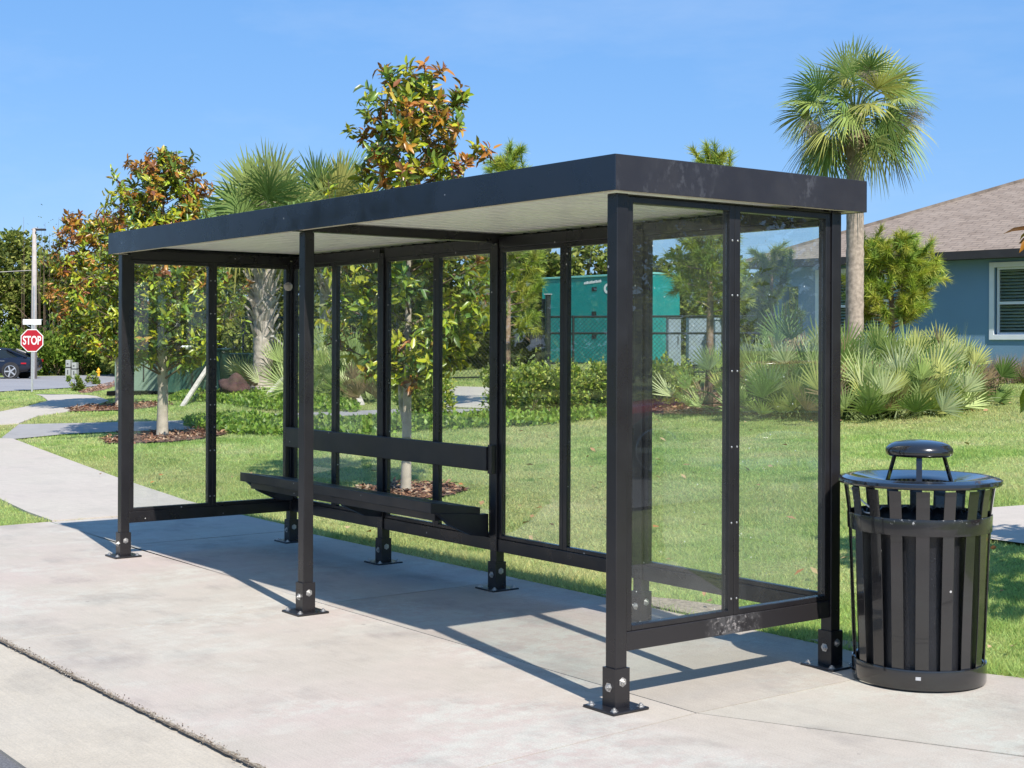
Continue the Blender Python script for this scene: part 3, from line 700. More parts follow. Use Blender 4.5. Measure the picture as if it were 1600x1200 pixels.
def sabal(label, x, y, trunk_h, r0, boots, nleaf, R_, seed, up_bias=.0, dead=0, group='sabal palms', zlow=-.75):
    rg = np.random.default_rng(seed); zg = float(tz(x, y)); root = thing('palm_tree', label, 'palm tree', (x, y, zg), 0, group)
    tr = MB(); n = 40; lx = rg.normal()*.05
    zs = np.linspace(-.05, trunk_h, n); pts = [(lx*math.sin(z/trunk_h*3), 0, z) for z in zs]
    tr.tube(pts, [r0*(1.25 if z < .15 else 1.0-.12*z/trunk_h)*(1+.035*math.sin(i*2.6)+rg.normal()*.015) for i, z in enumerate(zs)], 16)
    tr.build('trunk', M['boot' if boots else 'palmbark'], root, smooth='all')
    if boots:
        bt = MB(); z = boots[0]; i = 0
        while z < boots[1]:
            a = i*2.4; rr = r0*.92; d = Vector((math.cos(a), math.sin(a), 0)); t = Vector((-d.y, d.x, 0)); ln = rg.uniform(.28, .5); out = rg.uniform(.10, .24)
            A = d*rr*.8+Vector((0, 0, z)); B = d*(rr+out*.6)+Vector((0, 0, z+ln*.6))+t*rg.normal()*.06; Cc = d*(rr+out)+Vector((0, 0, z+ln))+t*rg.normal()*.10
            vs = []
            for p, w, hh in ((A, .10, .05), (B, .06, .03), (Cc, .035, .018)):
                vs += [p-t*w, p+t*w, p+d*hh+Vector((0, 0, -hh))]
            bt.add(vs, [(0, 1, 4, 3), (1, 2, 5, 4), (2, 0, 3, 5), (3, 4, 7, 6), (4, 5, 8, 7), (5, 3, 6, 8), (6, 7, 8)])
            z += .033; i += 1
        bt.build('leaf_boots', M['boot'], root)
    parts = []; pet = MB(); top = np.array([pts[-1][0], 0, trunk_h])
    for i in range(nleaf):
        f = (i+.5)/nleaf; a = i*2.39996+rg.uniform(-.3, .3); sl_ = 1.0-(1.0-zlow)*f+up_bias; sl_ = max(min(sl_, .97), -.9)
        h = math.sqrt(1-sl_**2); d = np.array([h*math.cos(a), h*math.sin(a), sl_]); pl_ = R_*rg.uniform(.8, 1.25)
        p1 = top+d*pl_*.5+np.array([0, 0, .10*pl_]); p2 = top+d*pl_+np.array([0, 0, .02*pl_])
        pet.tube([top-np.array([0, 0, .15]), p1, p2], [.022, .016, .010], 5, cap=False)
        dd = unit(d+np.array([0, 0, -.12-.22*f])+rg.normal(size=3)*.12); up = unit(np.array([0, 0, 1.])+d*.3+rg.normal(size=3)*.75)
        c = FG[rg.integers(0, len(FG))]*rg.uniform(.8, 1.2)*np.array(TINT)
        if f > .8 and rg.random() < .5: c = np.array([.27, .25, .06])
        parts.append(fan_leaf(rg, p2, dd, up, R_*rg.uniform(.85, 1.1), NLF, 1.7, c, .10+.42*f, LW))
    for i in range(dead):
        a = rg.uniform(0, 6.28); d = np.array([math.cos(a)*.55, math.sin(a)*.55, -.75]); p2 = top+d*R_*.55
        parts.append(fan_leaf(rg, p2, d+np.array([0, 0, -.4]), np.array([math.cos(a), math.sin(a), .3]), R_*.75, 20, 1.2, np.array([.30, .24, .13]), .5, .035))
    pet.build('leaf_stalks', M['stalk'], root, smooth='all')
    V, F, C = join(parts); npmesh('crown', V, F, C, M['frond'], root)
    return root, top, zg
PD = 34.0
p1 = gd(411, PD); z1 = float(tz(*p1))
sabal('stout palm with shaggy leaf boots left of the back glass', *p1, zat(398, 411, PD)-z1, .245, (1.25, 4.4), 40, 1.25, 21, .30, zlow=-.25)
PD2 = 36.0
p2 = gd(514, PD2); z2 = float(tz(*p2))
sabal('slimmer booted palm half hidden behind the tall magnolia', *p2, zat(388, 520, PD2)-z2, .215, (2.2, 4.6), 36, 1.2, 22, .30, zlow=-.25)
NLF, LW, TINT = 34, .027, (1, 1, 1)
TD = 25.5; pt_ = gd(1334, TD); zt_ = float(tz(*pt_))
rt, top, zg = sabal('tall sabal palm with round crown in front of the blue house', *pt_, zat(178, 1340, TD)-zt_, .165, None, 50, .70, 33, -.02, 3, zlow=-.78)
# dry flower sprays in the crown
rg = np.random.default_rng(4); sp = []
for (du, dv) in ((5, -45), (-75, 30), (60, 20), (80, 5)):
    c0 = np.array([*(RT*du/FPX*TD-FW*.55), -dv/FPX*TD])+top
    n = 260; P_ = c0+rg.normal(size=(n, 3))*.10; D_ = unit(rg.normal(size=(n, 3))+np.array([0, 0, -.6]))
    sp.append(blade_mesh(P_, D_, rg.uniform(.12, .26, n), .006, np.tile([.34, .27, .21], (n, 1))*rg.uniform(.7, 1.2, (n, 1)), .1))
V, F, C = join(sp); npmesh('flower_sprays', V, F, C, M['frond'], rt)
# timber braces holding the two booted palms
def brace(label, a, b, r=.045):
    mid = [(a[i]+b[i])/2 for i in range(3)]; mb = MB(); A = Vector(a); B = Vector(b); d = (B-A).normalized(); s = d.cross(Vector((0, 0, 1))).normalized(); u = s.cross(d)
    P_ = [p+s*sx*r+u*sy*r*.55 for p in (A, B) for sx, sy in ((-1, -1), (1, -1), (1, 1), (-1, 1))]
    mb.add(P_, [(0, 1, 2, 3), (7, 6, 5, 4)]+[(i, (i+1) % 4, 4+(i+1) % 4, 4+i) for i in range(4)])
    return tag(mb.build('timber_brace', M['wood']), label, 'brace', 'timber palm braces')
def g3(u, d, v=None):
    x, y = gd(u, d); return (x, y, float(tz(x, y))-.03 if v is None else zat(v, u, d))
brace('pale timber prop leaning right, lower one beside the stout palm', g3(408, 31.2), g3(446, 33.2, 588))
brace('pale timber prop from the stout palm down behind the corner post', g3(425, 33.7, 525), g3(462, 34.6, 560))
brace('pale timber prop leaning over the shade-darkened green box', g3(284, 30.3), g3(330, 32.5, 566))
brace('pale timber prop reaching up to the slimmer palm', g3(470, 33.5, 550), g3(506, 35.6, 513))
brace('short timber stake leaning in the dry palmetto behind the glass', g3(566, 28.5), g3(553, 29.5, 605), .06)
# strap on second palm
q3 = Vector((*p2, 0)); MB_ = MB()
for vv in (513, 523): MB_.lathe([(.232, -.012), (.237, -.012), (.237, .012), (.232, .012), (.232, -.012)], 20, (p2[0], p2[1], zat(vv, 513, PD2)))
tag(MB_.build('palm_strap', M['fence']), 'dark double strap around the slimmer booted palm', 'strap')

# ------------------------------------------------------------------ saw palmettos
SG = np.array([(.42, .50, .19), (.30, .39, .11), (.56, .60, .30), (.14, .22, .05), (.48, .50, .16)])
def palmetto(label, x, y, R_, h, n, seed, dry=.11, group='saw palmetto clumps'):
    rg = np.random.default_rng(seed); root = thing('saw_palmetto', label, 'palmetto', (x, y, float(tz(x, y))), 0, group); parts = []; st_ = MB()
    for i in range(int(n*1.9)):
        a = i*2.4+rg.uniform(-.5, .5); e = rg.uniform(.45, 1.4) if i % 3 else rg.uniform(.1, .5); ln = h*rg.uniform(.45, .95)
        b = np.array([rg.normal()*.22*R_, rg.normal()*.22*R_, 0]); d = np.array([math.cos(a)*math.cos(e), math.sin(a)*math.cos(e), math.sin(e)])
        p1_ = b+d*ln*.6+np.array([0, 0, .05]); p2_ = b+d*ln*np.array([1.1, 1.1, .92])
        st_.tube([b, p1_, p2_], [.012, .009, .006], 4, cap=False)
        c = SG[rg.integers(0, len(SG))]
        if rg.random() < dry: c = np.array([.30, .22, .12])
        parts.append(fan_leaf(rg, p2_, unit(d+np.array([0, 0, .75])), unit(np.array([-d[0]*.7, -d[1]*.7, .55])+rg.normal(size=3)*.6), rg.uniform(.34, .56)*R_, 17, 1.1, c, .02, .027, .1))
    st_.build('leaf_stalks', M['stalk'], root); V, F, C = join(parts); npmesh('fronds', V, F, C, M['frond'], root); return root
PLIST = [(1172, 22.8, .9, .9, 22, 'silvery saw palmetto clump behind the middle upright of the end glass'),
 (1195, 23.2, 1.15, 1.25, 26, 'tall saw palmetto clump seen through the end glass under the porch'),
 (1232, 22.0, 1.05, .8, 22, 'low saw palmetto clump at the mulch edge behind the end glass'),
 (1268, 22.8, 1.2, 1.35, 28, 'tallest saw palmetto clump, beside the corner post and the tall palm'),
 (1312, 22.6, 1.1, 1.15, 28, 'pale saw palmetto clump at the foot of the tall palm'),
 (1345, 21.2, 1.05, .75, 26, 'low dark saw palmetto clump just right of the corner post'),
 (1378, 22.8, 1.1, 1.1, 28, 'saw palmetto clump under the bright pine by the house'),
 (1405, 21.4, 1.05, .75, 26, 'low saw palmetto clump in the front middle of the bed'),
 (1432, 23.2, 1.1, 1.15, 28, 'saw palmetto clump in front of the bare blue wall'),
 (1440, 21.8, 1.0, .75, 26, 'broad low saw palmetto clump at the front right of the bed'),
 (1460, 23.6, 1.0, 1.05, 26, 'saw palmetto clump below the left side of the house window'),
 (1474, 22.9, .8, .65, 22, 'last saw palmetto clump at the right end of the bed'),
 (1300, 24.5, 1.1, 1.2, 20, 'back row saw palmetto clump behind the tall palm'),
 (1420, 25.0, 1.1, 1.2, 20, 'back row saw palmetto clump close to the blue wall')]
for i, (u, d, r_, h_, n_, lb) in enumerate(PLIST): palmetto(lb, *gd(u, d), r_, h_, n_, 100+i)
palmetto('yellowish saw palmetto clump below the slimmer palm', *gd(497, 33.5), 1.5, 1.3, 30, 140, .25)
palmetto('spiky saw palmetto clump behind the second back pane', *gd(545, 31), 1.4, 1.4, 30, 141, .15)
palmetto('dry brown tinged saw palmetto clump by the short stake', *gd(575, 29.5), 1.0, .7, 22, 142, .6)
palmetto('dark saw palmetto clump right of the stout palm', *gd(456, 35.6), 1.3, 1.3, 24, 143, .1)

# ------------------------------------------------------------------ pines
NG = np.array([(.29, .36, .035), (.23, .31, .035), (.36, .40, .05), (.16, .24, .04)])
def pine(label, x, y, height, env, z0, nb, seed, tint=1.0, nl=.22, leaders=5, group='young pines', spread_up=.5):
    rg = np.random.default_rng(seed); root = thing('pine_tree', label, 'pine tree', (x, y, float(tz(x, y))), 0, group); tr = MB(); H = height
    tr.tube([(0, 0, -.05), (.02, 0, H*.35), (-.01, .02, H*.7), (0, 0, H*.98)], [.075, .06, .035, .008], 9); tr.build('trunk', M['pinebark'], root, smooth='all')
    br = MB(); parts = []; tips = []
    for i in range(nb):
        t = (i+.5)/nb; z = z0+(H*.95-z0)*t; a = i*2.4+rg.uniform(-.4, .4); r_ = env(z/H)*rg.uniform(.6, 1.1)
        d = np.array([math.cos(a), math.sin(a), 0]); p0 = np.array([0, 0, z]); p1_ = p0+d*r_*.6+np.array([0, 0, .12*r_]); p2_ = p0+d*r_+np.array([0, 0, .5*r_*spread_up+.1])
        br.tube([p0, p1_, p2_], [.016, .011, .006], 5, cap=False); tips.append((p2_, unit(p2_-p1_)))
        for k in range(3):
            s = rg.uniform(.3, .95); q0 = p0+(p2_-p0)*s; e = unit(d*.7+rg.normal(size=3)*.5+np.array([0, 0, .5])); q1 = q0+e*.28; br.tube([q0, q1], [.008, .005], 4, cap=False); tips.append((q1, e))
    for k in range(leaders): 
        o_ = np.array([rg.normal()*.42, rg.normal()*.42, H*rg.uniform(.86, 1.0)]); tips.append((o_, np.array([rg.normal()*.1, rg.normal()*.1, 1.])))
    br.build('branches', M['pinebark'], root)
    for p, e in tips:
        n = 150; s = rg.uniform(0, .34, n)[:, None]; P_ = p-e*s; D_ = unit(e*rg.uniform(.45, 1.0, (n, 1))+rg.normal(size=(n, 3))*.42)
        c = NG[rg.integers(0, len(NG))]*tint; parts.append(blade_mesh(P_, D_, rg.uniform(.6, 1.1, n)*nl, .013, np.clip(c*rg.uniform(.6, 1.3, (n, 1)), .005, .5), .12))
    V, F, C = join(parts); npmesh('needles', V, F, C, M['needle'], root); return root
def onpx(u, v): x, y = at(u, v); return x, y, dep(x, y)
x, y, d = onpx(1108, 637); h_ = zat(232, 1103, d)-float(tz(x, y))
pine('slender pine with thin bare trunk seen through the end glass', x, y, h_, lambda r: 1.0*(1.15-r) if r > .4 else .8, h_*.36, 44, 51, 1.1, leaders=1)
x, y = gd(792, 27); pine('tall yellow green pine behind the roof, in front of the teal trailer', x, y, zat(228, 792, 27)-float(tz(x, y)), lambda r: .85*(1.2-r) if r > .4 else .6, 1.2, 44, 52, 1.35, leaders=8)
x, y = gd(1392, 26.5); pine('bright green bushy pine against the blue house wall', x, y, zat(376, 1390, 26.5)-float(tz(x, y)), lambda r: .85 if r < .7 else .85-1.3*(r-.7), 1.15, 56, 53, 1.55)
x, y = gd(1205, 29); pine('small hazy pine beside the porch behind the end glass', x, y, zat(385, 1205, 29)-float(tz(x, y)), lambda r: .75*(1.2-r), .8, 14, 54, .9)

# ------------------------------------------------------------------ hedges and shrubs
def shrub(name, label, cat, x, y, rx, ry, h, n, size, pal, seed, group=None, z0=.02, mat='leaf', stems=True, zlift=0):
    rg = np.random.default_rng(seed); root = thing(name, label, cat, (x, y, float(tz(x, y))+zlift), 0, group)
    k = max(8, n//60); cen = np.stack([rg.uniform(-1, 1, k), rg.uniform(-1, 1, k), rg.uniform(.15, .92, k)], 1)
    rr = np.hypot(cen[:, 0], cen[:, 1]); cen[rr > .95, :2] *= .7
    cen[:, 2] *= 1-(.08 if cat == 'hedge' else .25)*np.minimum(1, rr)**2; cs = rg.uniform(.16, .34, k)
    w = rg.integers(0, k, n); P_ = cen[w]+unit(rg.normal(size=(n, 3)))*cs[w][:, None]*rg.uniform(.55, 1.05, (n, 1))
    tone = rg.uniform(.65, 1.3, k)[w][:, None]
    P_ = P_*np.array([rx, ry, h]); P_[:, 2] = np.maximum(P_[:, 2], z0)
    out = unit(P_*np.array([1, 1, .8])+np.array([0, 0, .15*h])); D_ = unit(out+rg.normal(size=(n, 3))*.7); U_ = unit(np.array([0, 0, 1.])+rg.normal(size=(n, 3))*.6)
    C_ = np.clip(np.array(pal)[rg.integers(0, len(pal), n)]*tone*rg.uniform(.75, 1.25, (n, 1)), .004, .5)
    sz = size*rg.uniform(.7, 1.3, n); V, F, C = diamond_mesh(P_, D_, U_, sz, sz*.6, C_)
    npmesh('foliage', V, F, C, M[mat], root)
    if stems:
        st_ = MB()
        for i in range(7):
            a = rg.uniform(0, 6.28); st_.tube([(0, 0, -.03), (math.cos(a)*rx*.3, math.sin(a)*ry*.3, h*.35), (math.cos(a)*rx*.6, math.sin(a)*ry*.6, h*.7)], [.02, .012, .005], 5)
        st_.build('stems', M['twig'], root)
    return root
HG = [(.28, .37, .045), (.36, .42, .06), (.19, .28, .04), (.44, .46, .08), (.11, .18, .035)]
hl = [(650, 'yellow green hedge shrub right of the tall magnolia trunk'), (672, 'hedge shrub at the edge of the pale driveway'), (800, 'hedge shrub at the left end of the clipped run before the teal trailer'), (838, 'clipped hedge shrub below the fence corner post'), (876, 'clipped hedge shrub behind the slim back mullion'),
      (914, 'clipped hedge shrub below the middle of the teal trailer'), (955, 'clipped hedge shrub hidden behind the near front post'), (1003, 'hedge shrub behind the near back post'), (1040, 'dark hedge shrub left of the slender pine')]
for i, (u, lb) in enumerate(hl):
    d = 24.9+(i % 2)*.3; x, y = gd(u, d); hh = (.80 if u > 760 else .62)
    shrub('hedge_shrub', lb, 'hedge', x, y, (.56 if u > 760 else .42), .45, hh, 2800, .07, HG, 200+i, 'hedge shrubs along the fence')
for i, (u, v, lb) in enumerate([(1020, 632, 'small yellowish weed shrub at the mulch edge by the pine'), (1260, 636, 'small leafy shrub among the palmettos at the corner post'), (832, 652, 'bright green seedling shrub in front of the hedge'), (146, 601, 'small shrub on the mulch by the far road'), (117, 611, 'tiny shrub at the bend of the sidewalk')]):
    x, y, d = onpx(u, v); shrub('garden_shrub', lb, 'shrub', x, y,   .3 if u > 500 else .38, .3, .42 if u > 500 else .5, 420, .07 if u > 500 else .11, [(.16, .22, .03), (.20, .24, .04), (.1, .17, .03)], 230+i)
# ornamental grass tufts by the house
for i, (u, lb) in enumerate([(1545, 'reddish ornamental grass tuft left of the house window'), (1568, 'reddish ornamental grass tuft under the window corner'), (1597, 'reddish ornamental grass tuft at the photo edge below the window')]):
    x, y = gd(u, 27.6); rg = np.random.default_rng(300+i); n = 420; P_ = rg.normal(size=(n, 3))*np.array([.12, .12, 0]); D_ = unit(np.stack([rg.normal(size=n)*.4, rg.normal(size=n)*.4, np.ones(n)], 1))
    col = np.array([(.30, .20, .15), (.22, .24, .08), (.36, .24, .2)])[rg.integers(0, 3, n)]
    V, F, C = blade_mesh(P_, D_, rg.uniform(.4, .75, n), .012, col, .12); o = npmesh('ornamental_grass', V, F, C, M['needle']); o.location = (x, y, float(tz(x, y))); tag(o, lb, 'grass tuft', 'ornamental grass tufts')

# ------------------------------------------------------------------ background trees
BG1 = [(.115, .165, .028), (.15, .195, .034), (.19, .22, .04), (.08, .12, .022), (.22, .24, .05)]
BG2 = [(.21, .245, .05), (.25, .27, .06), (.17, .21, .04), (.28, .285, .07), (.12, .16, .035)]
def bgtree(label, u, d, vtop, rx, seed, pal=BG1, n=6500, size=.30, low=.06, xy=None, grp='woodland trees in the background'):
    rg = np.random.default_rng(seed); x, y = gd(u, d) if xy is None else xy; zg = float(tz(x, y)); h = (zat(vtop, u, d) if xy is None else vtop)-zg
    root = thing('woodland_tree', label, 'tree', (x, y, zg), 0, grp); tr = MB()
    tr.tube([(0, 0, -.1), (.1, 0, h*.4), (0, .1, h*.9)], [.16, .11, .02], 8)
    for i in range(9):
        a = i*2.4; z = h*rg.uniform(.25, .7); tr.tube([(0, 0, z), (math.cos(a)*rx*.5, math.sin(a)*rx*.5, z+h*.12), (math.cos(a)*rx*.85, math.sin(a)*rx*.85, z+h*.25)], [.06, .035, .01], 5)
    tr.build('trunk', M['twig'], root)
    k = 60; t = rg.uniform(low, 1, k); a = rg.uniform(0, 6.28, k); er = rx*np.sqrt(np.clip(1-((t-.45)/.58)**2, .05, 1))*rg.uniform(.35, 1, k)
    cen = np.stack([np.cos(a)*er, np.sin(a)*er, t*h*.95], 1); cs = rg.uniform(.32, .75, k)*rx*.5; w = rg.integers(0, k, n)
    P_ = cen[w]+unit(rg.normal(size=(n, 3)))*(cs[w]*rg.uniform(.5, 1.05, n))[:, None]*np.array([1, 1, .8]); P_[:, 2] = np.clip(P_[:, 2], .05, None)
    tone = rg.uniform(.6, 1.35, k)[w][:, None]; D_ = unit(P_-cen[w]+rg.normal(size=(n, 3))*.5); U_ = unit(np.array([0, 0, 1.])+rg.normal(size=(n, 3))*.6)
    C_ = np.clip(np.array(pal)[rg.integers(0, len(pal), n)]*tone*rg.uniform(.75, 1.25, (n, 1)), .004, .5); sz = size*rg.uniform(.6, 1.3, n)
    V, F, C = diamond_mesh(P_, D_, U_, sz, sz*.62, C_); npmesh('crown', V, F, C, M['far_leaf'], root)
BT = [(-45, 78, 372, 2.8, 'leafy woodland tree at the left photo edge above the dark car', BG2), (15, 80, 362, 2.6, 'tall woodland tree left of the utility pole', BG2), (72, 78, 398, 2.3, 'woodland tree just right of the utility pole', BG2), (120, 80, 408, 2.3, 'woodland tree behind the two pale utility boxes', BG2),
      (165, 78, 430, 2.2, 'woodland tree behind the yellow hydrant', BG2), (225, 72, 425, 2.3, 'woodland tree behind the broad magnolia', BG2), (300, 68, 420, 2.4, 'woodland tree behind the pale green box', BG2), (370, 62, 400, 2.3, 'yellow green woodland tree left of the stout palm', BG2),
      (450, 60, 405, 2.2, 'woodland tree between the two booted palms', BG2), (540, 58, 400, 2.2, 'woodland tree right of the slimmer palm', BG2), (620, 58, 392, 2.2, 'woodland tree behind the tall magnolia crown', BG1), (700, 57, 392, 2.1, 'woodland tree left of the third back post', BG1),
      (770, 58, 398, 2.0, 'woodland tree behind the tall yellow green pine', BG2), (840, 56, 388, 2.0, 'woodland tree above the left end of the teal trailer', BG1), (915, 57, 378, 2.1, 'woodland tree above the middle of the teal trailer', BG2), (990, 57, 392, 2.0, 'woodland tree above the right end of the teal trailer', BG1),
      (1060, 58, 395, 2.0, 'woodland tree behind the slender pine crown', BG1), (1130, 60, 405, 1.9, 'woodland tree left of the house roof', BG1), (1205, 62, 425, 2.0, 'woodland tree seen through the open porch of the blue house', BG1), (1262, 64, 425, 2.0, 'woodland tree hidden behind the middle of the blue house', BG1)]
for i, (u, d, v, r_, lb, pal) in enumerate(BT): bgtree(lb, u, d, v, r_, 400+i, pal)
for i, (x, y, h, r_) in enumerate([(-27, -13.5, 6.5, 2.4), (-30, -17.5, 7.5, 3.2), (-28, -22.5, 6.8, 3.2), (-42, -20, 8.5, 3.8), (-46, -27, 8.0, 4.0), (-40, -33, 8, 4.2)]):
    bgtree('leafy street tree across the road, seen only mirrored in the back glass panes', 0, 0, h, r_, 600+i, BG1, 4200, .36, .1, (x, y), 'street trees mirrored in the back glass')
for i, (x, y, h, r_) in enumerate([(24, 26, 6.5, 3.2), (31, 30, 7.5, 3.6), (20, 30, 6.0, 3.0), (40, 33, 8.0, 4.0), (33, 22, 6.5, 3.0)]):
    bgtree('leafy tree beyond the side court, seen only mirrored in the end glass panes', 0, 0, h, r_, 620+i, BG2, 4200, .36, .1, (x, y), 'trees mirrored in the end glass')
UB = [(20, 74, 'low roadside bush behind the dark car'), (60, 75, 'low roadside bush at the foot of the utility pole'), (90, 74, 'bright roadside bush left of the pale utility boxes'), (130, 75, 'dark roadside bush between utility boxes and hydrant'), (178, 74, 'roadside bush right of the yellow hydrant'), (240, 64, 'roadside bush behind the pale green box')]
for i, (u, d, lb) in enumerate(UB):
    x, y = gd(u, d); shrub('roadside_bush', lb, 'bush', x, y, 1.5, 1.2, 2.4, 1700, .22, [(.13, .22, .03), (.18, .27, .035), (.09, .15, .025), (.24, .30, .045)], 450+i, 'roadside bushes', mat='far_leaf')
# bamboo-thin bare stems rising above the trees
x, y = gd(78, 76); mb = MB()
for i in range(16):
    a = random.gauss(0, .9); b = random.gauss(0, .5); h_ = random.uniform(5.6, 8.4); mb.tube([(a*.5, b, 0), (a*.8, b, h_*.6), (a*1.3+random.gauss(0, .25), b, h_)], [.02, .014, .005], 4)
P_ = rng.normal(size=(260, 3))*np.array([1.1, .5, 1.0])+np.array([.1, 0, 6.3]); sz = rng.uniform(.08, .16, 260)
root = thing('thin_sapling', 'wispy thin stemmed sapling rising above the trees right of the utility pole', 'sapling', (x, y, float(tz(x, y))))
mb.build('stems', M['twig'], root); V, F, C = diamond_mesh(P_, rand_dirs(260), rand_dirs(260), sz, sz*.5, np.tile([.1, .14, .04], (260, 1))); npmesh('foliage', V, F, C, M['far_leaf'], root)

# ------------------------------------------------------------------ ground cover, mulch (stuff)
def inside(px_, py_, poly):
    poly = np.array(poly); x0_, y0_ = poly[:, 0], poly[:, 1]; x1_, y1_ = np.roll(x0_, -1), np.roll(y0_, -1); r_ = np.zeros(len(px_), bool)
    for a, b, c, d in zip(x0_, y0_, x1_, y1_):
        cond = ((b > py_) != (d > py_)); xi = (c-a)*(py_-b)/((d-b) if abs(d-b) > 1e-12 else 1e-12)+a; r_ ^= cond & (px_ < xi)
    return r_
def scatter(poly, n, rg):
    p = np.array(poly); lo, hi = p.min(0), p.max(0); out = np.zeros((0, 2))
    while len(out) < n:
        q_ = rg.uniform(lo, hi, (n*3, 2)); out = np.r_[out, q_[inside(q_[:, 0], q_[:, 1], poly)]]
    return out[:n]
CV = np.array([(.19, .32, .035), (.25, .38, .045), (.13, .24, .03), (.29, .38, .06)])
cover = [px((288, 658), (330, 652), (400, 652), (448, 657), (470, 668), (450, 681), (380, 680), (320, 675), (292, 668)), px((262, 627), (285, 616), (380, 612), (455, 614), (560, 632), (560, 645), (450, 645), (400, 640), (330, 628)),
         px((460, 660), (620, 655), (760, 652), (860, 648), (948, 640), (948, 654), (860, 664), (700, 672), (560, 680), (470, 682))]
pr = []; rg = np.random.default_rng(77)
for poly, n in zip(cover, (5000, 9000, 9000)):
    q_ = scatter(poly, n, rg); hgt = .04+.10*rg.random(n)*np.abs(np.sin(q_[:, 0]*2.1)+.5*np.sin(q_[:, 1]*3.3))
    P_ = np.c_[q_, tz(q_[:, 0], q_[:, 1])+hgt*rg.random(n)]; D_ = unit(rg.normal(size=(n, 3))+np.array([0, 0, .7])); U_ = unit(np.array([0, 0, 1.])+rg.normal(size=(n, 3))*.5)
    sz = rg.uniform(.06, .12, n); pr.append(diamond_mesh(P_, D_, U_, sz, sz*.6, CV[rg.integers(0, 4, n)]*rg.uniform(.6, 1.2, (n, 1))))
V, F, C = join(pr); o = npmesh('ground_cover', V, F, C, M['leaf']); tag(o, 'bright green low ground cover', 'ground cover', kind='stuff')
def circ(c, r, k=20): return [(c[0]+r*math.cos(2*math.pi*i/k)*(1+.12*math.sin(3*i)), c[1]+r*math.sin(2*math.pi*i/k)*(1+.12*math.cos(2*i))) for i in range(k)]
beds = [circ(m1, .95), circ(m2, .62), circ(m3, 1.1), px((960, 650), (1010, 647), (1100, 648), (1240, 644), (1340, 638), (1480, 632), (1545, 622), (1560, 604), (1400, 600), (1200, 600), (1000, 610)), px((795, 650), (900, 648), (960, 652), (960, 640), (880, 636), (800, 640)), px((122, 612), (150, 604), (190, 594), (190, 600), (165, 609), (130, 615))]
for i, b in enumerate(beds): sheet('mulch_bed', [b], .012, M['mulchbed'], .5, paved=True)
CH = np.array([(.30, .15, .09), (.22, .10, .06), (.38, .22, .13), (.13, .07, .045), (.42, .30, .2)]); pr = []
for b, n in zip(beds, (1500, 900, 1200, 9000, 1500, 900)):
    q_ = scatter(b, n, rg); P_ = np.c_[q_, tz(q_[:, 0], q_[:, 1])+.018+rg.random(n)*.03]; D_ = rg.normal(size=(n, 3))*np.array([1, 1, .25]); U_ = unit(np.array([0, 0, 1.])+rg.normal(size=(n, 3))*.4); sz = rg.uniform(.04, .11, n)
    pr.append(diamond_mesh(P_, D_, U_, sz, sz*.4, CH[rg.integers(0, 5, n)]*rg.uniform(.7, 1.2, (n, 1))))
# fallen leaves on the lawn
n = 260; th_ = rg.uniform(-.34, .36, n); dd_ = np.exp(rg.uniform(np.log(7.5), np.log(24), n)); q_ = CAM[:2]+np.outer(dd_, FW)+np.outer(dd_*np.tan(th_), RT); k = q_[:, 1] > 2.0; q_ = q_[k]; n = len(q_)
P_ = np.c_[q_, tz(q_[:, 0], q_[:, 1])+.045]; sz = rg.uniform(.05, .11, n); pr.append(diamond_mesh(P_, rg.normal(size=(n, 3))*np.array([1, 1, .3]), unit(np.array([0, 0, 1.])+rg.normal(size=(n, 3))*.3), sz, sz*.5, np.array([(.40, .17, .06), (.34, .2, .1), (.42, .30, .16)])[rg.integers(0, 3, n)]))
V, F, C = join(pr); o = npmesh('bark_mulch', V, F, C, M['chip']); tag(o, 'reddish bark mulch chips and fallen leaves', 'mulch', kind='stuff')

# ------------------------------------------------------------------ grass blades (stuff)
rg = np.random.default_rng(5); n = 1250000
dd_ = np.exp(rg.uniform(np.log(6.6), np.log(58), n)); tn = rg.uniform(-.52, .52, n); q_ = CAM[:2]+np.outer(dd_, FW)+np.outer(dd_*tn, RT)
keep = (q_[:, 1] > -.6) & (q_[:, 0] > -60)
for poly in PAVED:
    p_ = np.array(poly); c_ = p_.mean(0); keep &= ~inside(q_[:, 0], q_[:, 1], poly)
keep &= ~((q_[:, 1] < 1.78) & (q_[:, 0] > -7.9)); keep &= ~((q_[:, 0] > .05) & (q_[:, 1] < 1.68+.37*np.maximum(0, q_[:, 0])))
q_ = q_[keep]; dd_ = dd_[keep]; n = len(q_)
hgt = rg.uniform(.022, .055, n)*(1+.4*np.minimum(1, dd_/30)); edge = (np.abs(q_[:, 1]-1.95) < .2) & (q_[:, 0] > -7.7); hgt[edge] *= 1.9; hgt *= 1+.45*np.sin(q_[:, 0]*3.1+np.sin(q_[:, 1]*2.3)*2)*np.sin(q_[:, 1]*2.7+np.sin(q_[:, 0]*1.9)*2)
D_ = unit(np.stack([rg.normal(size=n)*.55, rg.normal(size=n)*.55, np.ones(n)], 1)); P_ = np.c_[q_, tz(q_[:, 0], q_[:, 1])-.012]
w_ = .0047*np.maximum(1, dd_/9)**.95*rg.uniform(.7, 1.3, n); c_ = np.ones((n, 3))*rg.uniform(.85, 1.6, (n, 1)); c_[:, 0] *= rg.uniform(.85, 1.2, n)
V, F, C = blade_mesh(P_, D_, hgt, w_, c_, .25); o = npmesh('lawn_grass', V, F, C, M['grass']); tag(o, 'mown lawn grass', 'grass', kind='stuff')

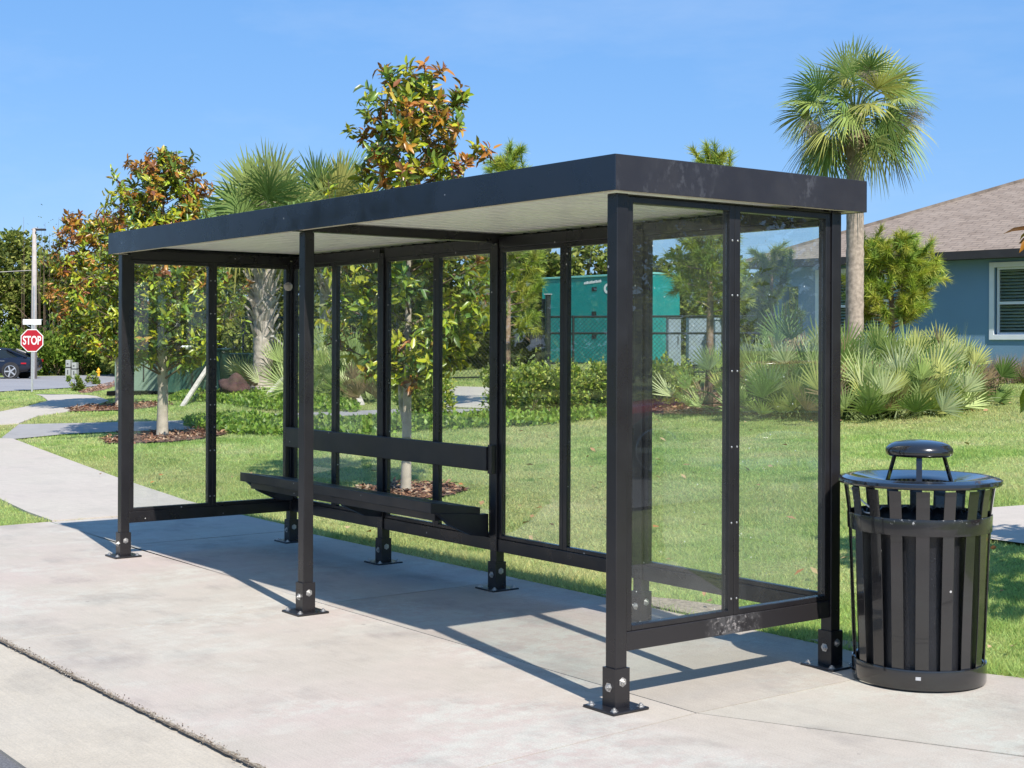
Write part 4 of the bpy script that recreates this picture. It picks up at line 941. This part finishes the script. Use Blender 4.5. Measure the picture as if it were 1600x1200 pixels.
# ------------------------------------------------------------------ signs, pole, boxes at the far road
sx, sy = at(50, 612.5); sd = dep(sx, sy); zs = zat(532, 49, sd); face = math.atan2(-FW[1], -FW[0])
ss = thing('stop_sign', 'red octagonal stop sign with a small white street name plate above', 'road sign', (sx, sy, 0), face)   # local +x faces the camera
r8 = 17.6/FPX*sd/math.cos(math.pi/8)
MB().span((-.035, -.03, 0), (-.005, .03, zs+.75*r8+.35)).build('post', M['galv'], ss)
def octa(r, xx): return [(xx, r*math.cos(math.pi/8+k*math.pi/4), zs+r*math.sin(math.pi/8+k*math.pi/4)) for k in range(8)]
def plate(r, xa, xb, mat, nm, par):
    mb = MB(); mb.add(octa(r, xa)+octa(r, xb), [tuple(range(8))[::-1], tuple(range(8, 16))]+[(i, (i+1) % 8, 8+(i+1) % 8, 8+i) for i in range(8)]); return mb.build(nm, mat, par)
pn = plate(r8, 0, .004, M['white'], 'panel', ss); plate(r8*.925, .0045, .008, M['red'], 'red_face', pn)
def text(body, size, loc, mat, parent, name='lettering', rot=(R(90), 0, R(90)), bold=.0, sxx=1.0):
    cu = bpy.data.curves.new(name, 'FONT'); cu.body = body; cu.size = size; cu.align_x = 'CENTER'; cu.align_y = 'CENTER'; cu.extrude = .002; cu.offset = bold
    t_ = bpy.data.objects.new(name, cu); COL.objects.link(t_); bpy.context.view_layer.update(); dg = bpy.context.evaluated_depsgraph_get(); me = bpy.data.meshes.new_from_object(t_.evaluated_get(dg)); bpy.data.objects.remove(t_)
    me.materials.clear(); o_ = link(name, me, mat, parent); o_.location = loc; o_.rotation_euler = rot; o_.scale = (sxx, 1, 1); return o_
text('STOP', r8*.98, (.011, 0, zs-.01), M['white'], pn, bold=.008, sxx=.64)
zz = zat(503, 49, sd); MB().span((-.008, -14.3/FPX*sd, zz-4.2/FPX*sd), (.008, 14.3/FPX*sd, zz+4.2/FPX*sd)).build('street_name_plate', M['white'], ss)
pxx, pyy = at(53, 592.5); pd = dep(pxx, pyy); ph = zat(357, 53, pd)
up = thing('utility_pole', 'pale weathered utility pole behind the stop sign', 'utility pole', (pxx, pyy, 0), face)
rr_ = 5.0/FPX*pd; MB().tube([(0, 0, -.1), (0, 0, ph*.5), (0, 0, ph)], [rr_, rr_*.85, rr_*.6], 14).build('pole', M['pole'], up, smooth='all')
MB().tube([(.0, -.12, ph-.05), (.05, .05, ph+.02), (.1, .30, ph-.05)], .035, 8).build('lamp_arm', M['galv'], up); MB().box((.1, .33, ph-.06), (.10, .22, .045)).build('lamp_head', M['chassis'], up, bevel=.02)
MB().tube([(rr_*1.1, .05, 0), (rr_*1.0, .05, ph*.62)], .04, 6).build('conduit', M['galv'], up)
for vv in (563, 575, 583): MB().box((rr_*1.0, -.02, zat(vv, 53, pd)), (.03, .05, .12)).build('number_tag', M['chassis'], up)
for k, (u, vt, lb) in enumerate([(108, 562.5, 'taller of the two pale grey utility boxes at the far roadside'), (117.5, 566.5, 'shorter of the two pale grey utility boxes at the far roadside')]):
    x, y = at(u, 590.5); d = dep(x, y); h_ = zat(vt, u, d); b = thing('utility_box', lb, 'utility box', (x, y, 0), face, 'roadside utility boxes'); w_ = 3.9/FPX*d
    MB().span((-.2, -w_, .0), (.2, w_, h_*.56)).build('cabinet', M['greybox'], b, bevel=.01); MB().span((-.19, -w_*.95, h_*.60), (.19, w_*.95, h_)).build('upper_box', M['greybox'], b, bevel=.02)
    MB().span((-.12, -w_*1.05, h_*.561), (.21, w_*1.05, h_*.599)).build('dark_band', M['chassis'], b); MB().span((.2005, -.02, h_*.2), (.206, .02, h_*.45)).build('vent', M['chassis'], b); MB().span((.1905, -.05, h_*.75), (.196, .03, h_*.82)).build('latch', M['chassis'], b)
x, y = at(154, 588.5); hy = thing('fire_hydrant', 'yellow fire hydrant by the far roadside bushes', 'fire hydrant', (x, y, 0), face); sc_ = 14/FPX*dep(x, y)/.75
MB().lathe([(0, 0), (.16*sc_, 0), (.16*sc_, .05*sc_), (.11*sc_, .06*sc_), (.10*sc_, .5*sc_), (.13*sc_, .51*sc_), (.13*sc_, .56*sc_), (.11*sc_, .60*sc_), (.07*sc_, .68*sc_), (.03*sc_, .70*sc_), (.03*sc_, .75*sc_), (0, .75*sc_)], 18).build('barrel', M['yellow'], hy, smooth=True)
for sg in (-1, 1): MB().tube([(0, sg*.09*sc_, .40*sc_), (0, sg*.19*sc_, .40*sc_)], .05*sc_, 10).build('nozzle_cap', M['yellow'], hy)
MB().tube([(.09*sc_, 0, .36*sc_), (.19*sc_, 0, .36*sc_)], .065*sc_, 12).build('pumper_cap', M['yellow'], hy)
# green enclosures
x, y = gd(252, 36); e = thing('transformer_box', 'pale green transformer box behind the broad magnolia trunk', 'transformer box', (x, y, float(tz(x, y))), face); zt2 = zat(545, 252, 36)-float(tz(x, y))
MB().span((-.6, -1.0, .06), (.6, .35, zt2)).build('cabinet', M['greenbox'], e, bevel=.02); MB().span((-.65, -1.05, zt2+.002), (.66, .40, zt2+.07)).build('lid', M['greenbox'], e, bevel=.015); MB().span((-.75, -1.15, -.05), (.75, .5, .058)).build('slab', M['walk'], e); MB().span((.602, -.30, .3), (.615, -.27, zt2*.7)).build('door_seam', M['chassis'], e)
x, y = gd(309, 35); e = thing('transformer_box', 'green transformer box darkened for shade behind the leaning timber prop', 'transformer box', (x, y, float(tz(x, y))), face); zt2 = zat(548, 309, 35)-float(tz(x, y))
MB().span((-.6, -.68, .02), (.6, .66, zt2)).build('cabinet', M['darkgreen'], e, bevel=.02); MB().span((-.64, -.72, zt2+.002), (.65, .70, zt2+.06)).build('lid', M['darkgreen'], e, bevel=.015); MB().span((.602, -.02, .15), (.612, .02, zt2*.85)).build('door_seam', M['chassis'], e)  # shadow on this box is put into its darker green
x, y = gd(366, 37); e = thing('transformer_box', 'dark green enclosure with a pale ledge left of the stout palm', 'transformer box', (x, y, float(tz(x, y))), face); zt2 = zat(552, 366, 37)-float(tz(x, y))
MB().span((-.6, -.80, .02), (.6, .72, zt2)).build('cabinet', M['darkgreen'], e, bevel=.02); MB().span((.605, -.45, zt2-.42), (.66, .5, zt2-.33)).build('ledge', M['greenbox'], e)
# reddish rock
x, y = gd(367, 33.3); me = bpy.data.meshes.new('rock'); bm = bmesh.new(); bmesh.ops.create_icosphere(bm, subdivisions=3, radius=1)
for v in bm.verts:
    p = v.co; k = 1+.18*math.sin(p.x*4+1)*math.cos(p.y*5)+.12*math.sin(p.z*7+p.x*3); v.co = Vector((p.x*.38*k, p.y*.33*k, max(-.05, p.z*.30*k+.16)))
bm.to_mesh(me); bm.free(); o = link('garden_rock', me, M['stone'], None, 'all'); o.location = (x, y, float(tz(x, y))); tag(o, 'reddish brown rock on the green ground cover left of the stout palm', 'rock')
# ------------------------------------------------------------------ chain link fence, trailer, cabinets
fa = Vector((*gd(380, 38), 0)); fb = Vector((*gd(1252, 33), 0)); fdir = (fb-fa).normalized(); FL = (fb-fa).length; ftop = 2.32
fe = thing('chain_link_fence', 'long black chain link fence behind the hedge and pines', 'fence', (fa.x, fa.y, 0), math.atan2(fdir.y, fdir.x))
def fz(s): p = fa+fdir*s; return float(tz(p.x, p.y))
npst = 9
for i in range(npst): s = FL*i/(npst-1); MB().tube([(s, 0, fz(s)-.1), (s, 0, ftop+.03)], .03, 8).build('fence_post', M['fence'], fe)
def s_at(u):
    best = min(((abs(((fa+fdir*s).x-CAM[0])*RT[0]+((fa+fdir*s).y-CAM[1])*RT[1]-(u-800)/FPX*dep((fa+fdir*s).x, (fa+fdir*s).y))), s) for s in np.linspace(0, FL, 800)); return float(best[1])
s857 = s_at(857); dg_ = dep((fa+fdir*s857).x, (fa+fdir*s857).y)
MB().tube([(s857-.14, 0, fz(s857)-.1), (s857-.14, 0, zat(467, 853, dg_))], .045, 10).build('gate_post', M['fence'], fe)
MB().tube([(s857+.02, -.12, fz(s857)-.1), (s857+.02, -.12, zat(461, 860, dg_))], .07, 12).build('gate_post', M['greybox'] if False else M['fence'], fe)
MB().box((s857+.02, -.12, zat(461, 860, dg_)+.015), (.08, .08, .012)).build('post_cap', M['galv'], fe)
MB().box((s_at(838), -.05, zat(533, 838, dg_)), (.14, .06, .15)).build('latch_box', M['chassis'], fe, bevel=.01)
for zr in (ftop, ftop-.40): MB().tube([(0, 0, zr), (FL, 0, zr)], .027, 8).build('rail', M['fence'], fe)
MB().tube([(0, 0, fz(0)+.1), (FL, 0, fz(FL)+.1)], .02, 8).build('rail', M['fence'], fe)
V = []; F_ = []; step = .075; k = 0; wd = .0048
for dirn in (1, -1):
    s = -2.2
    while s < FL+2.2:
        h0 = .95; a0, b0 = s, s+dirn*(ftop-.35)
        zlo, zhi = .45, ftop
        A = (s, zlo); B = (s+dirn*(zhi-zlo), zhi)
        # clip to fence length
        t0, t1 = 0., 1.
        for lim, sg in ((0, 1), (FL, -1)):
            fa_, fb_ = (A[0]-lim)*sg, (B[0]-lim)*sg
            if fa_ < 0 and fb_ < 0: t1 = -1
            elif fa_ < 0: t0 = max(t0, fa_/(fa_-fb_))
            elif fb_ < 0: t1 = min(t1, fa_/(fa_-fb_))
        if t1 > t0:
            P0 = (A[0]+(B[0]-A[0])*t0, A[1]+(B[1]-A[1])*t0); P1 = (A[0]+(B[0]-A[0])*t1, A[1]+(B[1]-A[1])*t1); yy = .003*dirn
            V += [(P0[0]-wd, yy, P0[1]), (P0[0]+wd, yy, P0[1]), (P0[0], yy+wd, P0[1]), (P1[0]-wd, yy, P1[1]), (P1[0]+wd, yy, P1[1]), (P1[0], yy+wd, P1[1])]
            F_ += [(k, k+1, k+4, k+3), (k+1, k+2, k+5, k+4), (k+2, k, k+3, k+5)]; k += 6
        s += step*1.414
npmesh('wire_mesh', np.array(V), np.array(F_), None, M['fence'], fe)
# teal trailer
A = Vector((*gd(847, 44.0), 0)); B = Vector((*gd(1020, 40.4), 0)); td = (B-A).normalized(); TL = (B-A).length; zb_ = zat(566, 847, 44); zt3 = zat(437, 847, 44)
te = thing('box_trailer', 'teal box trailer with white lettering behind the chain link fence', 'trailer', (A.x, A.y, 0), math.atan2(td.y, td.x))   # local +x along, -y towards the camera
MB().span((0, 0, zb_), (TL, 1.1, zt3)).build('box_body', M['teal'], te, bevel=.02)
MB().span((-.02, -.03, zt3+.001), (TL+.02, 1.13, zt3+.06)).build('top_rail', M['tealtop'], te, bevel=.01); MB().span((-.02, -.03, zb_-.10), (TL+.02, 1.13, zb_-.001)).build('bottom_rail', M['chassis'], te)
for xx in (.012, TL-.06): MB().span((xx, -.018, zb_+.01), (xx+.05, -.001, zt3-.01)).build('corner_trim', M['teal'], te)
gz = float(tz(A.x, A.y))
for xx in (TL*.22, TL*.40, TL*.78):
    w = MB().tube([(xx, .02, gz+.42), (xx, .30, gz+.42)], .42, 20).build('wheel', M['tyre'], te, smooth=True); MB().tube([(xx, .005, gz+.42), (xx, .018, gz+.42)], .2, 16).build('hub', M['greybox'], w)
MB().span((.2, .35, gz+.45), (TL-.2, .9, zb_-.101)).build('chassis', M['chassis'], te)
for (uu, vv) in ((928, 452), (937, 452), (928, 490), (936, 490), (929, 526), (937, 526)):
    dd0 = 42.3; s_ = (Vector((*gd(uu, dd0), 0))-A).dot(td); MB().box((s_, -.006, zat(vv, uu, dd0)), (.045, .005, .06)).build('vent_slot', M['chassis'], te)
s_ = (Vector((*gd(926, 42.3), 0))-A).dot(td); strip = MB(); zz = zat(442, 926, 42.3)
for i in range(12): strip.span((s_-.36+i*.062, -.008, zz-.035+i*.004), (s_-.36+i*.062+.045, -.001, zz+.025+i*.004+.01*(i % 3)))
strip.build('white_marks', M['white'], te)
s_ = (Vector((*gd(946, 42), 0))-A)    .dot(td)+.14; text('C', .36, (s_+.02, -.006, zat(452, 946, 42)), M['white'], te, 'lettering', (R(90), 0, 0), .02)
for (u, d, w, vt, lb) in ((1052, 36.5, .16, 497, 'slim pale grey cabinet behind the fence left of the slender pine'), (1092, 37, .30, 496, 'wide pale blue grey cabinet behind the fence and slender pine'), (1128, 36.5, .22, 500, 'pale blue grey cabinet right of the slender pine, behind the fence')):
    x, y = gd(u, d); g_ = float(tz(x, y)); c = thing('steel_cabinet', lb, 'cabinet', (x, y, g_), face, 'cabinets behind the fence'); zt4 = zat(vt, u, d)-g_
    MB().span((-.3, -w, .1), (.3, w, zt4)).build('cabinet', M['cabinet'], c, bevel=.015); MB().span((-.32, -w-.02, zt4+.001), (.33, w+.02, zt4+.05)).build('lid', M['cabinet'], c); MB().span((-.25, -w*.9, 0), (.25, w*.9, .099)).build('plinth', M['chassis'], c); MB().span((.301, w*.5, zt4*.5), (.32, w*.6, zt4*.65)).build('handle', M['chassis'], c)

# ------------------------------------------------------------------ house
hs = thing('house', 'slate blue stucco house with brown shingle hip roof and white trimmed windows', 'house', (-19.8, 21.5, 0), math.atan2(22.33-21.5, 7.12))
HX, HD = 24.0, 12.0; ZE = 3.69; GB = 1.0; ov = .45; PX = 2.55     # local x along the front, y away from the street; porch occupies x < PX
wl = MB()
def hpx(u, y_loc=ov):
    "local x on the front wall at photo column u"
    c, s_ = math.cos(hs.rotation_euler.z), math.sin(hs.rotation_euler.z); best = None
    for t in np.linspace(0, HX, 4000):
        X_ = hs.location.x+c*t-s_*y_loc; Y_ = hs.location.y+s_*t+c*y_loc; d = dep(X_, Y_)
        uu = 800+FPX*((X_-CAM[0])*RT[0]+(Y_-CAM[1])*RT[1])/d
        if uu >= u: return t, d
    return HX, 30
cx0, _ = hpx(1247)
PX = cx0
w1a, w1d = hpx(1275); w2a, w2d = hpx(1552)
WZ0, WZ1 = zat(523, 1552, w2d), zat(418, 1552, w2d); WWD = 1.75
def wall_with_openings(xa, xb, ops, y0_, y1_, z0_, z1_):
    xs_ = sorted({xa, xb, *[o[0] for o in ops], *[o[1] for o in ops]})
    for a, b in zip(xs_[:-1], xs_[1:]):
        op = next((o for o in ops if o[0] <= a+1e-6 and b <= o[1]+1e-6), None)
        if op: wl.span((a, y0_, z0_), (b, y1_, op[2])); wl.span((a, y0_, op[3]), (b, y1_, z1_))
        else: wl.span((a, y0_, z0_), (b, y1_, z1_))
wins = [(w1a+.1, w1a+.1+WWD), (w2a+.02, w2a+.02+WWD), (w2a+4.5, w2a+6.2)]
wall_with_openings(PX, HX-ov, [(a, b, WZ0, WZ1) for a, b in wins], ov, ov+.2, GB-.6, ZE-.17)
wl.span((PX, ov+.2, GB-.6), (PX+.2, 3.6, ZE-.17)); wl.span((ov, 3.6, GB-.6), (PX+.2, 3.8, ZE-.17)); wl.span((ov, 3.8, GB-.6), (ov+.2, HD, ZE-.17)); wl.span((HX-ov-.2, ov+.2, GB-.6), (HX-ov, HD, ZE-.17)); wl.span((ov, ov, ZE-.62), (PX-.001, ov+.2, ZE-.17))
wl.build('wall', M['stucco'], hs, fix=False)
MB().span((ov, ov, GB-.6), (ov+.3, ov+.3, ZE-.621)).build('porch_column', M['stucco'], hs)
for a, b in wins:
    t_ = .11; fr_ = MB(); fr_.span((a-t_, ov-.035, WZ0-t_), (a, ov-.001, WZ1+t_)); fr_.span((b, ov-.035, WZ0-t_), (b+t_, ov-.001, WZ1+t_)); fr_.span((a, ov-.035, WZ1), (b, ov-.001, WZ1+t_)); fr_.span((a, ov-.035, WZ0-t_), (b, ov-.001, WZ0))
    f = fr_.build('window', M['trim'], hs, bevel=.006); s_ = .045; zm = WZ0+(WZ1-WZ0)*.47; sa = MB()
    sa.span((a+.03, ov+.05, WZ0+.001), (a+.03+s_, ov+.10, WZ1-.001)); sa.span((b-.03-s_, ov+.05, WZ0+.001), (b-.03, ov+.10, WZ1-.001)); sa.span((a+.031+s_, ov+.05, zm-.03), (b-.031-s_, ov+.10, zm+.03)); sa.span((a+.031+s_, ov+.05, WZ1-s_), (b-.031-s_, ov+.10, WZ1-.001)); sa.span((a+.031+s_, ov+.05, WZ0+.001), (b-.031-s_, ov+.10, WZ0+s_))
    sa.build('sash', M['trim'], f); MB().span((a+.001, ov+.105, WZ0+.001), (b-.001, ov+.11, WZ1-.001)).build('pane', M['glass'], f)
    lo = MB(); z = WZ0+.05
    while z < WZ1-.04: lo.box(((a+b)/2, ov+.155, z), ((b-a)/2-.02, .03, .006), M=Matrix.Rotation(R(35), 3, 'X')); z += .07
    lo.span(((a+b)/2-.05, ov+.14, WZ0+.02), ((a+b)/2+.05, ov+.185, WZ1-.02)); lo.build('shutter', M['shutter'], f)
    MB().span((a-.1, ov+.201, WZ0-.1), (b+.1, ov+.22, WZ1+.1)).build('dark_backing', M['wpane'], f)
# hip roof with UVs
rs = .417; t_ = HD/2; V = [(0, 0, ZE), (HX, 0, ZE), (HX, HD, ZE), (0, HD, ZE), (t_, t_, ZE+rs*t_), (HX-t_, t_, ZE+rs*t_)]
me = bpy.data.meshes.new('roof'); me.from_pydata(V, [], [(0, 1, 5, 4), (1, 2, 5), (2, 3, 4, 5), (3, 0, 4)]); uv = me.uv_layers.new(name='UVMap')
for poly in me.polygons:
    for li in poly.loop_indices:
        v = Vector(V[me.loops[li].vertex_index]); nrm = poly.normal
        hdir = Vector((0, 0, 1)).cross(nrm).normalized(); udir = nrm.cross(hdir); uv.data[li].uv = (v.dot(hdir), v.dot(udir))
rf = link('roof', me, M['shingle'], hs)
for a, b in (((0, 0), (HX, .025)), ((0, HD-.025), (HX, HD)), ((0, .0255), (.025, HD-.0255)), ((HX-.025, .0255), (HX, HD-.0255))): MB().span((*a, ZE-.175), (*b, ZE-.004)).build('fascia', M['eave'], hs)
MB().span((.026, .026, ZE-.168), (HX-.026, HD-.026, ZE-.160)).build('soffit', M['eave'], hs)
cp = MB()
for a, b in (((0, 0, ZE), (t_, t_, ZE+rs*t_)), ((0, HD, ZE), (t_, t_, ZE+rs*t_)), ((t_, t_, ZE+rs*t_), (HX-t_, t_, ZE+rs*t_))): cp.tube([a, b], .06, 6)
cp.build('ridge_cap', M['shingle'], rf)

# ------------------------------------------------------------------ cars
def car(label, x, y, rz, paint, z=0):
    "coupe, local +x forward, length 4.8"
    root = thing('parked_car', label, 'car', (x, y, z), rz)
    st_ = [(-2.40, .62, .45, .86), (-2.30, .80, .34, .97), (-1.9, .90, .24, 1.00), (-1.2, .94, .20, .98), (-.3, .94, .20, .95), (.7, .94, .20, .93), (1.5, .93, .22, .90), (2.0, .88, .24, .80), (2.32, .72, .32, .66), (2.42, .5, .40, .55)]
    mb = MB(); k = 0; rows = []
    for xx, hw, zb, ztp in st_:
        zm = (zb+ztp)/2; ring = [(-hw*.92, zb), (-hw, zb+.15), (-hw, zm+.05), (-hw*.95, ztp-.05), (-hw*.8, ztp), (0, ztp+.03), (hw*.8, ztp), (hw*.95, ztp-.05), (hw, zm+.05), (hw, zb+.15), (hw*.92, zb)]
        rows.append([(xx, a, b) for a, b in ring])
    n = 11; vs = [p for r_ in rows for p in r_]; fs = [(i*n+j, i*n+(j+1) % n, (i+1)*n+(j+1) % n, (i+1)*n+j) for i in range(len(rows)-1) for j in range(n)]+[tuple(range(n))[::-1], tuple((len(rows)-1)*n+j for j in range(n))]
    mb.add(vs, fs); body = mb.build('body', paint, root, smooth=True); sb = body.modifiers.new('s', 'SUBSURF'); sb.levels = sb.render_levels = 1
    # cabin: glass house with roof skin and pillars
    prof = [(-2.05, .96), (-1.15, 1.34), (-.55, 1.41), (.15, 1.39), (1.05, .93)]
    roof = MB(); rw = [.55, .56, .58, .58, .62]
    cab = MB(); bl = [(-2.05, .74), (-1.15, .82), (-.55, .84), (.15, .84), (1.05, .80)]
    vs = []; 
    for (xx, zt_), w, (bx_, bw) in zip(prof, rw, bl):
        vs += [(xx, -bw, .93), (xx, -w*1.06, zt_-.03), (xx, -w*.9, zt_), (xx, w*.9, zt_), (xx, w*1.06, zt_-.03), (xx, bw, .93)]
    fs = [(i*6+j, i*6+j+1, i*6+7+j, i*6+6+j) for i in range(4) for j in range(5)]; cab.add(vs, fs); cab.build('windows', M['carglass'], root, smooth=True)
    rv = []; 
    for (xx, zt_), w in zip(prof[1:4], rw[1:4]): rv += [(xx, -w*1.10, zt_-.045), (xx, -w*.9, zt_+.012), (xx, w*.9, zt_+.012), (xx, w*1.10, zt_-.045)]
    roof.add(rv, [(i*4+j, i*4+j+1, i*4+5+j, i*4+4+j) for i in range(2) for j in range(3)]); rfo = roof.build('roof', paint, root, smooth=True); so = rfo.modifiers.new('t', 'SOLIDIFY'); so.thickness = .03
    for sg in (-1, 1):
        MB().tube([(1.10, sg*.80, .94), (.15, sg*.63, 1.37)], .035, 6).build('pillar', paint, root); MB().tube([(-2.08, sg*.76, .97), (-1.15, sg*.62, 1.33)], .055, 6).build('pillar', paint, root); MB().tube([(-.75, sg*.85, .93), (-.65, sg*.645, 1.36)], .03, 6).build('pillar', paint, root)
        MB().span((1.2, sg*.90-.05, .60), (1.25, sg*.90+.05, .61)) 
        MB().box((-2.345, sg*.55, .82), (.02, .18, .06)).build('tail_light', M['taillight'], root); MB().box((2.25, sg*.58, .62), (.06, .16, .06)).build('headlight', M['alloy'], root, bevel=.02)
        MB().box((-2.0, sg*.905, .70), (.12, .004, .03)).build('side_marker', M['taillight'], root); MB().box((.95, sg*.98, .98), (.06, .09, .06)).build('wing_mirror', paint, root, bevel=.02)
        MB().span((-1.15, sg*.952-.004, .80), (.85, sg*.952+.004, .815)).build('chrome_strip', M['alloy'], root)
        for xx in (-1.42, 1.45):
            wh = MB().lathe([(.20, -.11), (.30, -.115), (.335, -.09), (.335, .09), (.30, .115), (.20, .11)], 28).build('wheel', M['tyre'], root, smooth=True); wh.location = (xx, sg*.86, .335); wh.rotation_euler = (R(90)*-sg, 0, 0)
            MB().lathe([(.31, .10), (.255, .119), (.245, .10), (.235, .06)], 28).build('rim_ring', M['alloy'], wh, smooth=True); MB().lathe([(.235, .05), (0, .05)], 24).build('rim_back', M['chassis'], wh)
            spk = MB()
            for k5 in range(5):
                a = k5*2*math.pi/5; spk.box((.13*math.cos(a), .13*math.sin(a), .10), (.125, .032, .015), a)
            spk.lathe([(.06, .09), (.055, .122), (0, .125)], 16); spk.build('rim_spokes', M['alloy'], wh)
            MB().tube([(xx, sg*.80, .36), (xx, sg*.957, .36)], .40, 24).build('wheel_arch', M['chassis'], root)
    return root
x, y = at(17, 592.5); dc = dep(x, y); a_ = math.atan2(-RT[1], -RT[0]); cxx, cyy = x+math.cos(a_)*1.42+FW[0]*.9, y+math.sin(a_)*1.42+FW[1]*.9
car('dark navy coupe at the left photo edge with silver rims, on the far road', cxx, cyy, a_, M['carnavy'], .02)
car('red coupe on the side court, mirrored in the end glass of the shelter', 7.9, 9.4, math.atan2(-.80, .60), M['carred'], float(tz(7.9, 9.4))+.02)

# ------------------------------------------------------------------ overhead wire
a = Vector((pxx, pyy, ph-1.9)); b = Vector((*gd(-900, 70), 5.0)); mb = MB(); mb.tube([a+(b-a)*t+Vector((0, 0, -1.0*4*t*(1-t)*.4)) for t in np.linspace(0, 1, 24)], .02, 5); tag(mb.build('overhead_wire', M['pole']), 'thin overhead wire running left from the utility pole', 'wire')

# ------------------------------------------------------------------ light, sky, camera
toSun = Vector((.902, -.17, 1)).normalized(); el = math.asin(toSun.z); rot = math.atan2(toSun.x, toSun.y)
w = bpy.data.worlds.new('World'); S.world = w; w.use_nodes = True; nt = w.node_tree; bgd = nt.nodes['Background']
sk = nt.nodes.new('ShaderNodeTexSky'); sk.sky_type = 'NISHITA'; sk.sun_disc = False; sk.sun_elevation = el; sk.sun_rotation = rot; sk.air_density = 1.0; sk.dust_density = .1; sk.ozone_density = 2.2; sk.altitude = 0
mx = nt.nodes.new('ShaderNodeMix'); mx.data_type = 'RGBA'; mx.inputs[0].default_value = .62; mx.inputs[7].default_value = (1.10, 3.35, 7.7, 1)
tc = nt.nodes.new('ShaderNodeTexCoord'); mp = nt.nodes.new('ShaderNodeMapping'); mp.inputs['Scale'].default_value = (1.2, 3.0, 9.0); mp.inputs['Rotation'].default_value = (0, .15, .6)
nz = nt.nodes.new('ShaderNodeTexNoise'); nz.inputs['Scale'].default_value = 1.3; nz.inputs['Detail'].default_value = 7; nz.inputs['Roughness'].default_value = .6
cr = nt.nodes.new('ShaderNodeValToRGB'); cr.color_ramp.elements[0].position = .5; cr.color_ramp.elements[0].color = (0, 0, 0, 1); cr.color_ramp.elements[1].position = .85; cr.color_ramp.elements[1].color = (.22, .22, .22, 1)
mw = nt.nodes.new('ShaderNodeMix'); mw.data_type = 'RGBA'; mw.inputs[7].default_value = (6.5, 7.2, 8.2, 1)
nt.links.new(tc.outputs['Generated'], mp.inputs[0]); nt.links.new(mp.outputs[0], nz.inputs['Vector']); nt.links.new(nz.outputs['Fac'], cr.inputs[0]); nt.links.new(cr.outputs[0], mw.inputs[0])
nt.links.new(sk.outputs[0], mx.inputs[6]); nt.links.new(mx.outputs[2], mw.inputs[6]); nt.links.new(mw.outputs[2], bgd.inputs[0]); bgd.inputs[1].default_value = .085
sn = bpy.data.lights.new('sun', 'SUN'); sn.energy = 4.4; sn.angle = R(.53); sn.color = (1, .95, .885)
so = bpy.data.objects.new('sun', sn); COL.objects.link(so); so.rotation_euler = toSun.to_track_quat('Z', 'Y').to_euler(); so.location = (20, -10, 30)
cd = bpy.data.cameras.new('camera'); cam = bpy.data.objects.new('camera', cd); COL.objects.link(cam); S.camera = cam
cd.sensor_width = 36; cd.lens = 36*FPX/1600; cd.shift_y = -(600-HOR)/1600; cd.clip_end = 1500; cd.clip_start = .1
r3 = Vector((RT[0], RT[1], 0)); f3 = Vector((FW[0], FW[1], 0)); z3 = Vector((0, 0, 1)); rr3 = r3*math.cos(ROLL)+z3*math.sin(ROLL); uu3 = z3*math.cos(ROLL)-r3*math.sin(ROLL)
cam.matrix_world = Matrix(((rr3.x, uu3.x, -f3.x, CAM[0]), (rr3.y, uu3.y, -f3.y, CAM[1]), (rr3.z, uu3.z, -f3.z, CAM[2]), (0, 0, 0, 1)))
S.view_settings.view_transform = 'Standard'; S.view_settings.look = 'None'; S.view_settings.gamma = 1; S.view_settings.exposure = .65
S.render.engine = 'CYCLES'; S.cycles.use_denoising = True; S.cycles.max_bounces = 8; S.cycles.transparent_max_bounces = 24; S.cycles.diffuse_bounces = 5; S.cycles.glossy_bounces = 3
try: S.cycles.denoiser = 'OPENIMAGEDENOISE'
except Exception: pass
for o in list(bpy.data.objects):
    if o.users_collection == (): bpy.data.objects.remove(o)
